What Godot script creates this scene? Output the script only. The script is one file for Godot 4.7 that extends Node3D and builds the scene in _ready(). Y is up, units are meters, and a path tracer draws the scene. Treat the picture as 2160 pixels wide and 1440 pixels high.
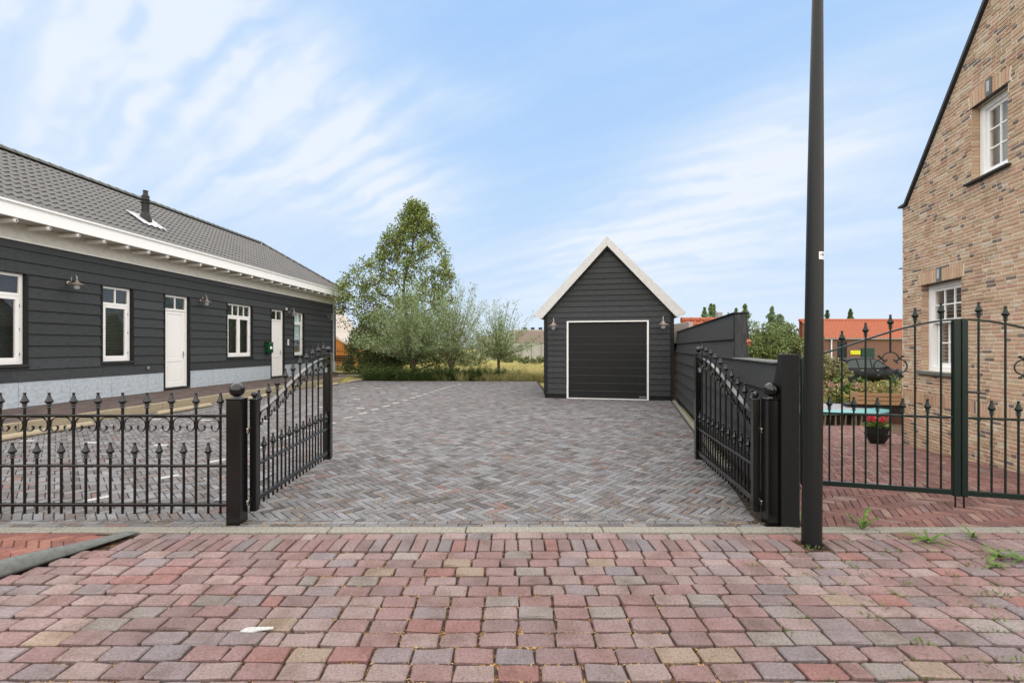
extends Node3D

var M := {}
var T := {}
var taken := {}
var rng := RandomNumberGenerator.new()


# ------------------------------------------------------------------ mesh builder (faces written counter-clockwise from outside)
class MB:
	var v := PackedVector3Array()
	var n := PackedVector3Array()
	var c := PackedColorArray()
	var ix := PackedInt32Array()
	var col := Color(1, 1, 1)
	var t := Transform3D()

	func poly(p: Array, out := Vector3.ZERO) -> void:
		var q := []
		for a in p:
			q.append(t * a)
		var nn := Vector3.ZERO
		for i in q.size():
			nn += q[i].cross(q[(i + 1) % q.size()])
		nn = nn.normalized()
		if out != Vector3.ZERO and nn.dot(t.basis * out) < 0.0:
			q.reverse()
			nn = -nn
		var b := v.size()
		for a in q:
			v.append(a)
			n.append(nn)
			c.append(col)
		for i in range(1, q.size() - 1):
			ix.append_array([b, b + i + 1, b + i])

	func box(a: Vector3, b: Vector3) -> void:
		var lo := a.min(b)
		var hi := a.max(b)
		for k in 3:
			for s in [0, 1]:
				var out := Vector3.ZERO
				out[k] = 1.0 if s else -1.0
				var i := (k + 1) % 3
				var j := (k + 2) % 3
				var pts := []
				for e in [[0, 0], [1, 0], [1, 1], [0, 1]]:
					var p := Vector3.ZERO
					p[k] = hi[k] if s else lo[k]
					p[i] = hi[i] if e[0] else lo[i]
					p[j] = hi[j] if e[1] else lo[j]
					pts.append(p)
				poly(pts, out)

	# chamfered box, 44 triangles
	func cbox(a: Vector3, b: Vector3, r := 0.006) -> void:
		var lo := a.min(b)
		var hi := a.max(b)
		var mid := (lo + hi) * 0.5
		var pt := func(sg: Vector3, axis: int) -> Vector3:
			var p := Vector3.ZERO
			for k in 3:
				var e: float = hi[k] if sg[k] > 0 else lo[k]
				p[k] = e if k == axis else e - sg[k] * r
			return p
		for k in 3:
			for s in [-1.0, 1.0]:
				var i := (k + 1) % 3
				var j := (k + 2) % 3
				var pts := []
				for e in [[-1.0, -1.0], [1.0, -1.0], [1.0, 1.0], [-1.0, 1.0]]:
					var sg := Vector3.ZERO
					sg[k] = s
					sg[i] = e[0]
					sg[j] = e[1]
					pts.append(pt.call(sg, k))
				var out := Vector3.ZERO
				out[k] = s
				poly(pts, out)
				for s2 in [-1.0, 1.0]:
					var p2 := []
					for e in [[-1.0, k], [1.0, k], [1.0, i], [-1.0, i]]:
						var sg := Vector3.ZERO
						sg[k] = s
						sg[i] = s2
						sg[j] = e[0]
						p2.append(pt.call(sg, e[1]))
					var o2 := Vector3.ZERO
					o2[k] = s
					o2[i] = s2
					poly(p2, o2)
		for sx in [-1.0, 1.0]:
			for sy in [-1.0, 1.0]:
				for sz in [-1.0, 1.0]:
					var sg := Vector3(sx, sy, sz)
					poly([pt.call(sg, 0), pt.call(sg, 1), pt.call(sg, 2)], sg)

	func ring_strip(rings: Array, closed := true, outward_from := []) -> void:
		# smooth-shaded strips between rings of equal size
		var m: int = rings[0].size()
		var k: int = rings.size()
		var b := v.size()
		for r in k:
			for i in m:
				var nx: Vector3
				var du: Vector3
				if closed:
					du = rings[r][(i + 1) % m] - rings[r][(i + m - 1) % m]
				else:
					du = rings[r][mini(i + 1, m - 1)] - rings[r][maxi(i - 1, 0)]
				var dv: Vector3 = rings[mini(r + 1, k - 1)][i] - rings[maxi(r - 1, 0)][i]
				nx = du.cross(dv).normalized()
				v.append(t * rings[r][i])
				n.append((t.basis * nx).normalized())
				c.append(col)
		for r in k - 1:
			for i in (m if closed else m - 1):
				var a := b + r * m + i
				var d := b + r * m + (i + 1) % m
				ix.append_array([a, a + m, d, d, a + m, d + m])

	func lathe(prof: Array, at := Vector3.ZERO, sides := 10, flat := false) -> void:
		var rings := []
		for p in prof:
			var ring := []
			for i in sides:
				var a := TAU * i / sides
				ring.append(at + Vector3(cos(a) * p.x, p.y, -sin(a) * p.x))
			rings.append(ring)
		if flat:
			for r in rings.size() - 1:
				for i in sides:
					var j := (i + 1) % sides
					var mid: Vector3 = rings[r][i] + rings[r][j] - 2 * at
					poly([rings[r][i], rings[r][j], rings[r + 1][j], rings[r + 1][i]], Vector3(mid.x, 0, mid.z))
		else:
			ring_strip(rings)
		if prof[0].x > 0.0005:
			poly(rings[0], Vector3(0, prof[0].y - prof[1].y, 0))
		if prof[-1].x > 0.0005:
			poly(rings[-1], Vector3(0, prof[-1].y - prof[-2].y, 0))

	func tube(path: Array, radii, sides := 6, caps := true) -> void:
		var rings := []
		var side := Vector3.ZERO
		for i in path.size():
			var d: Vector3 = (path[mini(i + 1, path.size() - 1)] - path[maxi(i - 1, 0)]).normalized()
			if side == Vector3.ZERO:
				side = d.cross(Vector3.UP if absf(d.y) < 0.9 else Vector3.RIGHT).normalized()
			side = (side - d * side.dot(d)).normalized()
			var up := side.cross(d)
			var r: float = radii[i] if radii is Array else radii
			var ring := []
			for k in sides:
				var a := TAU * k / sides
				ring.append(path[i] + (side * cos(a) + up * sin(a)) * r)
			rings.append(ring)
		ring_strip(rings)
		if caps:
			poly(rings[0], path[0] - path[1])
			poly(rings[-1], path[-1] - path[-2])

	# polygon in x,y extruded from z0 to z1
	func slab(p: PackedVector2Array, z0: float, z1: float) -> void:
		var cw := 1.0 if Geometry2D.is_polygon_clockwise(p) else -1.0
		var tri := Geometry2D.triangulate_polygon(p)
		for k in range(0, tri.size(), 3):
			var f := []
			var bk := []
			for e in 3:
				f.append(Vector3(p[tri[k + e]].x, p[tri[k + e]].y, z1))
				bk.append(Vector3(p[tri[k + e]].x, p[tri[k + e]].y, z0))
			poly(f, Vector3(0, 0, signf(z1 - z0)))
			poly(bk, Vector3(0, 0, -signf(z1 - z0)))
		for i in p.size():
			var a := p[i]
			var b := p[(i + 1) % p.size()]
			var e := (b - a)
			poly([Vector3(a.x, a.y, z0), Vector3(b.x, b.y, z0), Vector3(b.x, b.y, z1), Vector3(a.x, a.y, z1)], Vector3(-e.y, e.x, 0) * cw)

	func mesh() -> ArrayMesh:
		var arr := []
		arr.resize(Mesh.ARRAY_MAX)
		arr[Mesh.ARRAY_VERTEX] = v
		arr[Mesh.ARRAY_NORMAL] = n
		arr[Mesh.ARRAY_COLOR] = c
		arr[Mesh.ARRAY_INDEX] = ix
		var m := ArrayMesh.new()
		m.add_surface_from_arrays(Mesh.PRIMITIVE_TRIANGLES, arr)
		return m


# ------------------------------------------------------------------ nodes
func numbered(called: String) -> String:
	var k: int = taken.get(called, 0)
	taken[called] = k + 1
	return called if k == 0 else "%s_%03d" % [called, k]


func tag(o: Node, label := "", category := "", group := "", kind := "") -> Node:
	if label: o.set_meta("label", label)
	if category: o.set_meta("category", category)
	if group: o.set_meta("group", group)
	if kind: o.set_meta("kind", kind)
	return o


func thing(called: String, label: String, category: String, at := Vector3.ZERO, turn := 0.0, group := "") -> Node3D:
	var o := Node3D.new()
	o.name = numbered(called)
	add_child(o)
	o.position = at
	o.rotation.y = turn
	tag(o, label, category, group)
	return o


func setting(called: String) -> Node3D:
	var o := Node3D.new()
	o.name = numbered(called)
	add_child(o)
	o.set_meta("kind", "structure")
	return o


func obj(called: String, m, material: Material, parent: Node) -> MeshInstance3D:
	var o := MeshInstance3D.new()
	o.name = called if parent != self else numbered(called)
	o.mesh = m.mesh() if m is MB else m
	o.material_override = material
	parent.add_child(o, true)
	return o


func many(called: String, m: Mesh, material: Material, parent: Node, xf: Array, cols: Array) -> MultiMeshInstance3D:
	var mm := MultiMesh.new()
	mm.transform_format = MultiMesh.TRANSFORM_3D
	mm.use_colors = cols.size() > 0
	mm.mesh = m
	mm.instance_count = xf.size()
	for i in xf.size():
		mm.set_instance_transform(i, xf[i])
		if cols.size():
			mm.set_instance_color(i, cols[i])
	var o := MultiMeshInstance3D.new()
	o.name = called if parent != self else numbered(called)
	o.multimesh = mm
	o.material_override = material
	parent.add_child(o, true)
	o.set_meta("kind", "stuff")
	return o


func V(x: float, y: float, d: float) -> Vector3:  # d = metres ahead
	return Vector3(x, y, -d)


func rr(a: float, b: float) -> float:
	return rng.randf_range(a, b)


func lin(c: Color) -> Color:
	return c.srgb_to_linear()


# ------------------------------------------------------------------ textures and materials
func noise_tex(freq: float, oct: int, stops: Array, size := 512, seed_ := 1, kind := FastNoiseLite.TYPE_SIMPLEX_SMOOTH) -> NoiseTexture2D:
	var f := FastNoiseLite.new()
	f.noise_type = kind
	f.frequency = freq
	f.fractal_octaves = oct
	f.fractal_gain = 0.6
	f.seed = seed_
	var x := NoiseTexture2D.new()
	x.width = size
	x.height = size
	x.seamless = true
	x.noise = f
	var g := Gradient.new()
	var off := PackedFloat32Array()
	var col := PackedColorArray()
	for s in stops:
		off.append(s[0])
		col.append(s[1] if s[1] is Color else Color(s[1], s[1], s[1]))
	g.offsets = off
	g.colors = col
	x.color_ramp = g
	return x


func mat(called: String, color: Color, rough := 0.85, tex: Texture2D = null, scale := Vector3.ONE, bump: Texture2D = null, bump_cm := 0.3, world := true) -> StandardMaterial3D:
	var m := StandardMaterial3D.new()
	m.resource_name = called
	m.albedo_color = color
	m.roughness = rough
	m.metallic_specular = 0.4
	if tex or bump:
		m.uv1_triplanar = true
		m.uv1_world_triplanar = world
		m.uv1_scale = scale
	if tex:
		m.albedo_texture = tex
	if bump:
		m.heightmap_enabled = true
		m.heightmap_texture = bump
		m.heightmap_scale = bump_cm
	M[called] = m
	return m


func make_materials() -> void:
	T.grain = noise_tex(0.08, 4, [[0.0, 0.86], [0.5, 0.94], [1.0, 1.0]], 512, 3)
	T.speck = noise_tex(0.016, 7, [[0.0, 0.60], [0.3, 0.84], [0.55, 0.91], [0.75, 0.95], [1.0, 1.0]], 1024, 7)
	T.blotch = noise_tex(0.012, 5, [[0.0, 0.90], [0.5, 0.955], [1.0, 1.0]], 512, 11)
	T.stain = noise_tex(0.012, 5, [[0.0, 0.80], [0.5, 0.93], [1.0, 1.0]], 512, 13)
	T.rough = noise_tex(0.1, 5, [[0.0, 0.0], [1.0, 1.0]], 512, 21)
	T.wood = noise_tex(0.02, 5, [[0.0, 0.62], [0.4, 0.85], [0.7, 0.94], [1.0, 1.0]], 512, 31)
	T.soil = noise_tex(0.014, 6, [[0.0, Color(0.80, 0.78, 0.74)], [0.4, Color(0.93, 0.92, 0.905)], [0.65, 0.98], [1.0, 1.0]], 512, 17)
	T.streak = noise_tex(0.03, 5, [[0.0, 0.52], [0.4, 0.80], [0.7, 0.92], [1.0, 1.0]], 512, 33)
	T.joint = noise_tex(0.03, 4, [[0.0, Color(0.16, 0.13, 0.11)], [0.45, Color(0.25, 0.20, 0.165)], [0.6, Color(0.36, 0.27, 0.19)], [0.75, Color(0.50, 0.36, 0.22)], [1.0, Color(0.30, 0.24, 0.18)]], 512, 41)
	T.joint2 = noise_tex(0.03, 4, [[0.0, Color(0.13, 0.12, 0.11)], [0.5, Color(0.22, 0.20, 0.185)], [0.72, Color(0.33, 0.29, 0.24)], [1.0, Color(0.42, 0.36, 0.28)]], 512, 43)
	T.field = noise_tex(0.01, 6, [[0.0, Color(0.46, 0.40, 0.22)], [0.35, Color(0.60, 0.54, 0.30)], [0.55, Color(0.50, 0.53, 0.26)], [0.75, Color(0.64, 0.56, 0.34)], [1.0, Color(0.42, 0.47, 0.22)]], 1024, 47)

	# paving tones: one material each so that single bricks can share them
	var street := [Color(0.610, 0.521, 0.511), Color(0.611, 0.498, 0.489), Color(0.584, 0.533, 0.534), Color(0.639, 0.562, 0.546), Color(0.563, 0.478, 0.473), Color(0.598, 0.563, 0.545), Color(0.617, 0.467, 0.446), Color(0.642, 0.569, 0.508), Color(0.557, 0.522, 0.530)]
	for i in street.size():
		mat("street_brick_%d" % i, street[i], 0.9, T.speck, Vector3(3.1, 3.1, 3.1), T.rough, 0.5)
	var drive := [Color(0.504, 0.498, 0.504), Color(0.541, 0.543, 0.552), Color(0.454, 0.441, 0.440), Color(0.580, 0.581, 0.590), Color(0.504, 0.466, 0.459), Color(0.400, 0.385, 0.384), Color(0.558, 0.463, 0.438)]
	for i in drive.size():
		mat("drive_brick_%d" % i, drive[i], 0.85, T.speck, Vector3(2.4, 2.4, 2.4), T.rough, 0.12)
	var yard := [Color(0.560, 0.409, 0.386), Color(0.608, 0.458, 0.424), Color(0.513, 0.385, 0.369), Color(0.640, 0.536, 0.484), Color(0.581, 0.487, 0.464)]
	for i in yard.size():
		mat("yard_brick_%d" % i, yard[i], 0.85, T.speck, Vector3(2.4, 2.4, 2.4), T.rough, 0.12)
	var walk := [Color(0.608, 0.407, 0.365), Color(0.643, 0.458, 0.400), Color(0.553, 0.384, 0.357)]
	for i in walk.size():
		mat("walk_brick_%d" % i, walk[i], 0.88, T.speck, Vector3(2.4, 2.4, 2.4), T.rough, 0.12)
	var face := [Color(0.848, 0.715, 0.584), Color(0.848, 0.693, 0.584), Color(0.806, 0.661, 0.541), Color(0.869, 0.767, 0.649), Color(0.816, 0.639, 0.541), Color(0.837, 0.725, 0.605), Color(0.550, 0.487, 0.458), Color(0.880, 0.821, 0.735)]
	for i in face.size():
		mat("face_brick_%d" % i, face[i], 0.9, T.speck, Vector3(3.0, 3.0, 3.0), T.rough, 0.25)
	var tinted := mat("tinted_brick", Color(1, 1, 1), 0.88, T.speck, Vector3(2.4, 2.4, 2.4), T.rough, 0.12)
	tinted.vertex_color_use_as_albedo = true
	# broad patchiness of soiling that runs across neighbouring bricks
	for n in M:
		if "brick_" in n and not "face" in n or n == "tinted_brick":
			var m: StandardMaterial3D = M[n]
			m.detail_enabled = true
			m.detail_blend_mode = BaseMaterial3D.BLEND_MODE_MUL
			m.detail_albedo = T.soil
			m.detail_uv_layer = BaseMaterial3D.DETAIL_UV_2
			m.uv2_triplanar = true
			m.uv2_world_triplanar = true
			m.uv2_scale = Vector3(0.37, 0.37, 0.37)
	mat("joint_street", Color(1, 1, 1), 1.0, T.joint, Vector3(1.1, 1.1, 1.1), T.rough, 0.5)
	mat("joint_drive", Color(1, 1, 1), 1.0, T.joint2, Vector3(0.9, 0.9, 0.9), T.rough, 0.5)
	mat("mortar", Color(0.88, 0.84, 0.76), 0.95, T.grain, Vector3(2, 2, 2), T.rough, 0.2)
	mat("concrete", Color(0.60, 0.585, 0.54), 0.92, T.speck, Vector3(1.7, 1.7, 1.7), T.rough, 0.25)
	mat("concrete_yellow", Color(0.66, 0.61, 0.51), 0.92, T.stain, Vector3(2.2, 2.2, 2.2), T.rough, 0.25)
	mat("kerb_grey", Color(0.46, 0.475, 0.46), 0.85, T.speck, Vector3(1.5, 1.5, 1.5), T.rough, 0.25)
	mat("white_paver", Color(0.78, 0.78, 0.77), 0.8, T.speck, Vector3(2, 2, 2))
	# timber
	for i in 4:
		var k: float = [0.97, 1.06, 1.14, 1.02][i]
		mat("black_board_%d" % i, Color(0.245 * k, 0.255 * k, 0.263 * k), 0.68, T.wood, Vector3(0.5, 3.5, 3.5), T.wood, 0.3, false)
	for i in 4:
		var k: float = [0.97, 1.05, 1.10, 1.01][i]
		mat("garage_board_%d" % i, Color(0.24 * k, 0.25 * k, 0.255 * k), 0.68, T.wood, Vector3(0.5, 3.5, 3.5), T.wood, 0.3, false)
	mat("black_fence", Color(0.262, 0.267, 0.272), 0.6, T.streak, Vector3(2.6, 0.35, 2.6), T.streak, 0.35, false)
	mat("black_trim", Color(0.10, 0.103, 0.103), 0.6, T.wood, Vector3(9, 1, 9), null, 0.1, false)
	mat("white_paint", Color(0.93, 0.925, 0.91), 0.42)
	mat("white_pvc", Color(0.95, 0.95, 0.94), 0.35)
	mat("cream_paint", Color(0.84, 0.84, 0.825), 0.55, T.blotch, Vector3(0.8, 0.8, 0.8))
	mat("cream_frieze", Color(0.88, 0.86, 0.82), 0.55, T.blotch, Vector3(0.8, 0.8, 0.8))
	mat("plinth", Color(0.74, 0.775, 0.805), 0.75, T.stain, Vector3(1.1, 1.1, 1.1), T.grain, 0.1)
	mat("roof_tile", Color(0.425, 0.422, 0.415), 0.62, T.grain, Vector3(1.5, 1.5, 1.5), T.rough, 0.08)
	var rt := mat("roof_tile_tinted", Color(1, 1, 1), 0.62, T.grain, Vector3(1.5, 1.5, 1.5), T.rough, 0.08)
	rt.vertex_color_use_as_albedo = true
	mat("ridge_tile", Color(0.37, 0.38, 0.36), 0.62, T.grain, Vector3(1.5, 1.5, 1.5))
	mat("dark_slate", Color(0.20, 0.20, 0.20), 0.6, T.grain, Vector3(2, 2, 2))
	mat("plaster", Color(0.86, 0.84, 0.80), 0.9)
	mat("blind_dark", Color(0.15, 0.15, 0.12), 0.5)
	mat("blind_light", Color(0.70, 0.68, 0.60), 0.5)
	mat("shade_mint", Color(0.78, 0.89, 0.86), 0.7)
	var gl := mat("glass", Color(0.30, 0.34, 0.34, 0.04), 0.02)
	gl.transparency = BaseMaterial3D.TRANSPARENCY_ALPHA
	gl.metallic_specular = 0.6
	# metal
	mat("black_iron", Color(0.048, 0.052, 0.05), 0.26, T.grain, Vector3(4, 4, 4), T.rough, 0.02)
	M.black_iron.clearcoat_enabled = true
	M.black_iron.clearcoat = 0.5
	M.black_iron.clearcoat_roughness = 0.15
	mat("green_iron", Color(0.07, 0.135, 0.115), 0.32, T.grain, Vector3(4, 4, 4))
	mat("lamp_post", Color(0.105, 0.112, 0.108), 0.36, T.grain, Vector3(3, 1, 3), T.rough, 0.05)
	var zn := mat("zinc", Color(0.68, 0.69, 0.70), 0.42, T.grain, Vector3(4, 4, 4))
	zn.metallic = 0.75
	var st := mat("steel", Color(0.80, 0.77, 0.72), 0.22)
	st.metallic = 1.0
	mat("copper_grey", Color(0.66, 0.60, 0.56), 0.4, T.grain, Vector3(8, 8, 8)).metallic = 0.55
	mat("garage_panel", Color(0.095, 0.095, 0.095), 0.5, T.speck, Vector3(6, 6, 6), T.rough, 0.05)
	mat("mail_green", Color(0.06, 0.26, 0.15), 0.35)
	mat("pipe_grey", Color(0.74, 0.75, 0.76), 0.45)
	mat("lead_white", Color(0.78, 0.79, 0.80), 0.55, T.stain, Vector3(2, 2, 2))
	mat("flue_black", Color(0.16, 0.155, 0.15), 0.5)
	mat("bulb_glass", Color(0.86, 0.88, 0.88, 0.35), 0.08).transparency = BaseMaterial3D.TRANSPARENCY_ALPHA
	# vegetation and land
	mat("field", Color(1, 1, 1), 1.0, T.field, Vector3(0.12, 0.12, 0.12), T.rough, 1.5)
	mat("bark", Color(0.42, 0.36, 0.29), 0.95, T.wood, Vector3(6, 1.2, 6), T.wood, 1.0)
	mat("twig", Color(0.50, 0.42, 0.26), 0.9)
	var lf := mat("leaf", Color(1, 1, 1), 0.6)
	lf.vertex_color_use_as_albedo = true
	lf.backlight_enabled = true
	lf.backlight = Color(0.35, 0.38, 0.15)
	var gr := mat("blade", Color(1, 1, 1), 0.75)
	gr.vertex_color_use_as_albedo = true
	gr.backlight_enabled = true
	gr.backlight = Color(0.28, 0.30, 0.12)
	mat("orange_tile", Color(0.70, 0.40, 0.28), 0.75, T.speck, Vector3(0.7, 0.7, 0.7))
	mat("far_brick", Color(0.53, 0.40, 0.34), 0.9, T.speck, Vector3(1.0, 2.5, 1.0))
	mat("ochre_brick", Color(0.72, 0.46, 0.22), 0.9, T.speck, Vector3(1.5, 3, 1.5))
	mat("pale_render", Color(0.76, 0.72, 0.68), 0.85, T.blotch, Vector3(0.2, 0.2, 0.2))
	mat("barn_grey", Color(0.66, 0.66, 0.63), 0.75, T.blotch, Vector3(0.2, 0.2, 0.2))
	mat("barn_brown", Color(0.58, 0.52, 0.50), 0.75, T.blotch, Vector3(0.2, 0.2, 0.2))
	mat("far_glass", Color(0.13, 0.17, 0.17), 0.1)
	mat("door_green", Color(0.07, 0.23, 0.18), 0.45)
	mat("sign_yellow", Color(0.86, 0.86, 0.15), 0.5)
	mat("ink", Color(0.10, 0.10, 0.10), 0.6)
	mat("tramp_pad", Color(0.40, 0.62, 0.62), 0.5)
	mat("tramp_mat", Color(0.55, 0.55, 0.56), 0.7)
	mat("stick", Color(0.60, 0.54, 0.44), 0.9, T.wood, Vector3(8, 2, 8))
	mat("planter_wood", Color(0.76, 0.60, 0.44), 0.75, T.wood, Vector3(1, 8, 8))
	mat("pot", Color(0.15, 0.145, 0.14), 0.5)
	mat("rust", Color(0.36, 0.25, 0.20), 0.8, T.blotch, Vector3(3, 3, 3))
	var cp := mat("car_paint", Color(0.065, 0.068, 0.078), 0.3)
	cp.metallic_specular = 0.3
	mat("car_glass", Color(0.20, 0.24, 0.24), 0.05)
	mat("rubber", Color(0.10, 0.10, 0.10), 0.8)
	mat("red_lens", Color(0.62, 0.05, 0.06), 0.2)
	mat("bin_blue", Color(0.18, 0.25, 0.60), 0.5)
	mat("bench_wood", Color(0.22, 0.19, 0.16), 0.7)
	mat("soil", Color(0.36, 0.27, 0.19), 1.0, T.grain, Vector3(2, 2, 2))


# ------------------------------------------------------------------ sky
func make_sky() -> PanoramaSkyMaterial:
	var w := 1600
	var hh := 800
	var im := Image.create(w, hh, false, Image.FORMAT_RGB8)
	var a := FastNoiseLite.new()
	a.seed = 5
	a.frequency = 0.9
	a.fractal_octaves = 5
	a.fractal_gain = 0.55
	var b := FastNoiseLite.new()
	b.seed = 9
	b.frequency = 2.4
	b.fractal_octaves = 4
	var low := FastNoiseLite.new()
	low.seed = 23
	low.frequency = 0.5
	# drifts of thin cloud: [azimuth from straight ahead (deg), elevation, half-widths along and across, tilt, strength]
	var drifts := [[-41.0, 26.0, 22.0, 7.0, -20.0, 0.85], [-27.0, 25.0, 17.0, 6.0, -24.0, 0.8], [-17.0, 21.0, 11.0, 5.5, -36.0, 0.6], [-46.0, 17.0, 16.0, 6.0, -10.0, 0.65], [-34.0, 33.0, 18.0, 5.0, -12.0, 0.7], [23.0, 17.5, 13.0, 5.0, 22.0, 0.8], [15.0, 14.0, 11.0, 5.0, 16.0, 0.7], [33.0, 18.0, 11.0, 6.0, 25.0, 0.5], [20.0, 9.0, 22.0, 4.0, 4.0, 0.5], [-8.0, 29.0, 8.0, 3.0, -10.0, 0.3], [-50.0, 42.0, 26.0, 9.0, -20.0, 0.7], [35.0, 50.0, 22.0, 6.0, 24.0, 0.4], [90.0, 30.0, 40.0, 12.0, 10.0, 0.6], [170.0, 35.0, 50.0, 12.0, -10.0, 0.6], [-100.0, 35.0, 40.0, 12.0, -10.0, 0.6]]
	for j in hh:
		var el := PI * (0.5 - (j + 0.5) / hh)
		if el < -0.02:
			im.fill_rect(Rect2i(0, j, w, 1), Color(0.62, 0.60, 0.56))
			continue
		var e := rad_to_deg(el)
		for i in w:
			var az := TAU * (i + 0.5) / w  # the left edge of a panorama looks along -z
			var ad := wrapf(rad_to_deg(az), -180.0, 180.0)
			var d := Vector3(sin(az) * cos(el), sin(el), -cos(az) * cos(el))
			var k := 1.0 / (maxf(d.y, 0.0) + 0.22)
			var q := Vector2(d.x, d.z) * k
			var warp := low.get_noise_2d(q.x * 3.0, q.y * 3.0)
			var u := q.x * 0.86 + q.y * 0.5
			var vv := -q.x * 0.5 + q.y * 0.86
			var st := a.get_noise_2d(u * 0.6 + warp * 0.25, vv * 3.0 + warp * 0.3)
			var fine := b.get_noise_2d(u * 0.55 + warp * 0.3, vv * 4.0 + warp * 0.25)
			var cl := 0.0
			for s in drifts:
				var dx: float = wrapf(ad - s[0], -180.0, 180.0)
				if absf(dx) > 3.2 * s[2]:
					continue
				var dy: float = e - s[1]
				var cs := cos(deg_to_rad(s[4]))
				var sn := sin(deg_to_rad(s[4]))
				var p: float = (dx * cs + dy * sn) / s[2]
				var r: float = (-dx * sn + dy * cs) / s[3]
				cl += s[5] * exp(-p * p - r * r)
			cl = cl * 0.56 * (0.88 + 0.68 * st + 0.6 * fine) + 0.13 * maxf(0.0, st + 0.12) + 0.06 * maxf(0.0, fine)
			cl = clampf(cl + 0.15, 0.0, 0.82)
			var t1 := clampf(e / 40.0, 0.0, 1.0)
			var blue := Color(0.79, 0.885, 0.985).lerp(Color(0.585, 0.758, 0.965), pow(t1, 0.65))
			if e > 40.0:
				blue = blue.lerp(Color(0.50, 0.69, 0.94), (e - 40.0) / 50.0)
			var hz := exp(-maxf(e, 0.0) / 5.5)
			var col := blue.lerp(Color(0.92, 0.945, 0.975), clampf(hz * 0.8, 0.0, 1.0))
			col = col.lerp(Color(0.955, 0.965, 0.985), cl)
			im.set_pixel(i, j, col)
	var m := PanoramaSkyMaterial.new()
	m.panorama = ImageTexture.create_from_image(im)
	return m


# ------------------------------------------------------------------ paving
# one paving brick: top at y = 0, 10-sided outline with worn corners and a rounded arris (48 triangles)
func brick_mesh(lx: float, lz: float, h: float, cut: float, wob: float, arris: float) -> ArrayMesh:
	var o := PackedVector2Array()
	var hx := lx * 0.5
	var hz := lz * 0.5
	for s in [Vector2(1, 1), Vector2(-1, 1), Vector2(-1, -1), Vector2(1, -1)]:
		var ca := cut * rr(0.35, 1.6)
		var cb := cut * rr(0.35, 1.6)
		var p1 := Vector2(hx * s.x, (hz - ca) * s.y)
		var p2 := Vector2((hx - cb) * s.x, hz * s.y)
		if s.x * s.y > 0:
			o.append(p1)
			o.append(p2)
		else:
			o.append(p2)
			o.append(p1)
		if s.x * s.y > 0:
			o.append(Vector2(rr(-0.3, 0.3) * hx, hz * s.y))
	for i in o.size():
		o[i] += Vector2(rr(-wob, wob), rr(-wob, wob))
	var mb := MB.new()
	var top := []
	for i in o.size():
		var p := o[i]
		var q := Vector2(p.x - signf(p.x) * minf(arris * rr(0.7, 1.5), absf(p.x)), p.y - signf(p.y) * arris * rr(0.7, 1.5))
		top.append(Vector3(q.x, rr(-0.0012, 0.0012) * clampf(wob / 0.003, 0.0, 1.0), q.y))
	mb.poly(top, Vector3.UP)
	for i in o.size():
		var j := (i + 1) % o.size()
		var a := o[i]
		var b := o[j]
		var out := Vector3(a.x + b.x, 0.0, a.y + b.y)
		mb.poly([top[i], top[j], Vector3(b.x, -arris, b.y), Vector3(a.x, -arris, a.y)], out.normalized() + Vector3.UP)
		mb.poly([Vector3(a.x, -arris, a.y), Vector3(b.x, -arris, b.y), Vector3(b.x, -h, b.y), Vector3(a.x, -h, a.y)], out)
	return mb.mesh()


func pick(weights: Array) -> int:
	var s := 0.0
	for w in weights:
		s += w
	var r := rng.randf() * s
	for i in weights.size():
		r -= weights[i]
		if r <= 0.0:
			return i
	return 0


# place bricks: list of [Transform3D, tone]; the 300 that show largest as parts, the rest as one joined part
func lay(parent: Node, called: String, meshes: Array, list: Array, mats: String, most := 300) -> void:
	var keyed := []
	for b in list:
		var p: Vector3 = (parent as Node3D).transform * b[0].origin
		var d := -p.z
		var seen: bool = d > 0.4 and absf(p.x) < 1.15 * d + 0.1 and (1.55 - p.y) < 0.775 * d + 0.08
		keyed.append([p.distance_to(Vector3(0, 1.55, 0)) if seen else 1e6 + p.length(), b])
	keyed.sort_custom(func(x, y): return x[0] < y[0])
	var rest := []
	var cols := []
	for i in keyed.size():
		var b: Array = keyed[i][1]
		if i < most:
			var o := obj(called, meshes[rng.randi() % meshes.size()], M["%s_%d" % [mats, b[1]]], parent)
			o.transform = b[0]
		else:
			rest.append(b[0])
			cols.append(lin(M["%s_%d" % [mats, b[1]]].albedo_color) * rr(0.9, 1.1))
	if rest.size():
		# several shapes, so that no joined part repeats one outline
		var k := mini(3, meshes.size())
		for s in k:
			var xf := []
			var cc := []
			for i in range(s, rest.size(), k):
				xf.append(rest[i])
				cc.append(cols[i])
			many("distant_" + called + "s", meshes[s], M.tinted_brick, parent, xf, cc)


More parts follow.
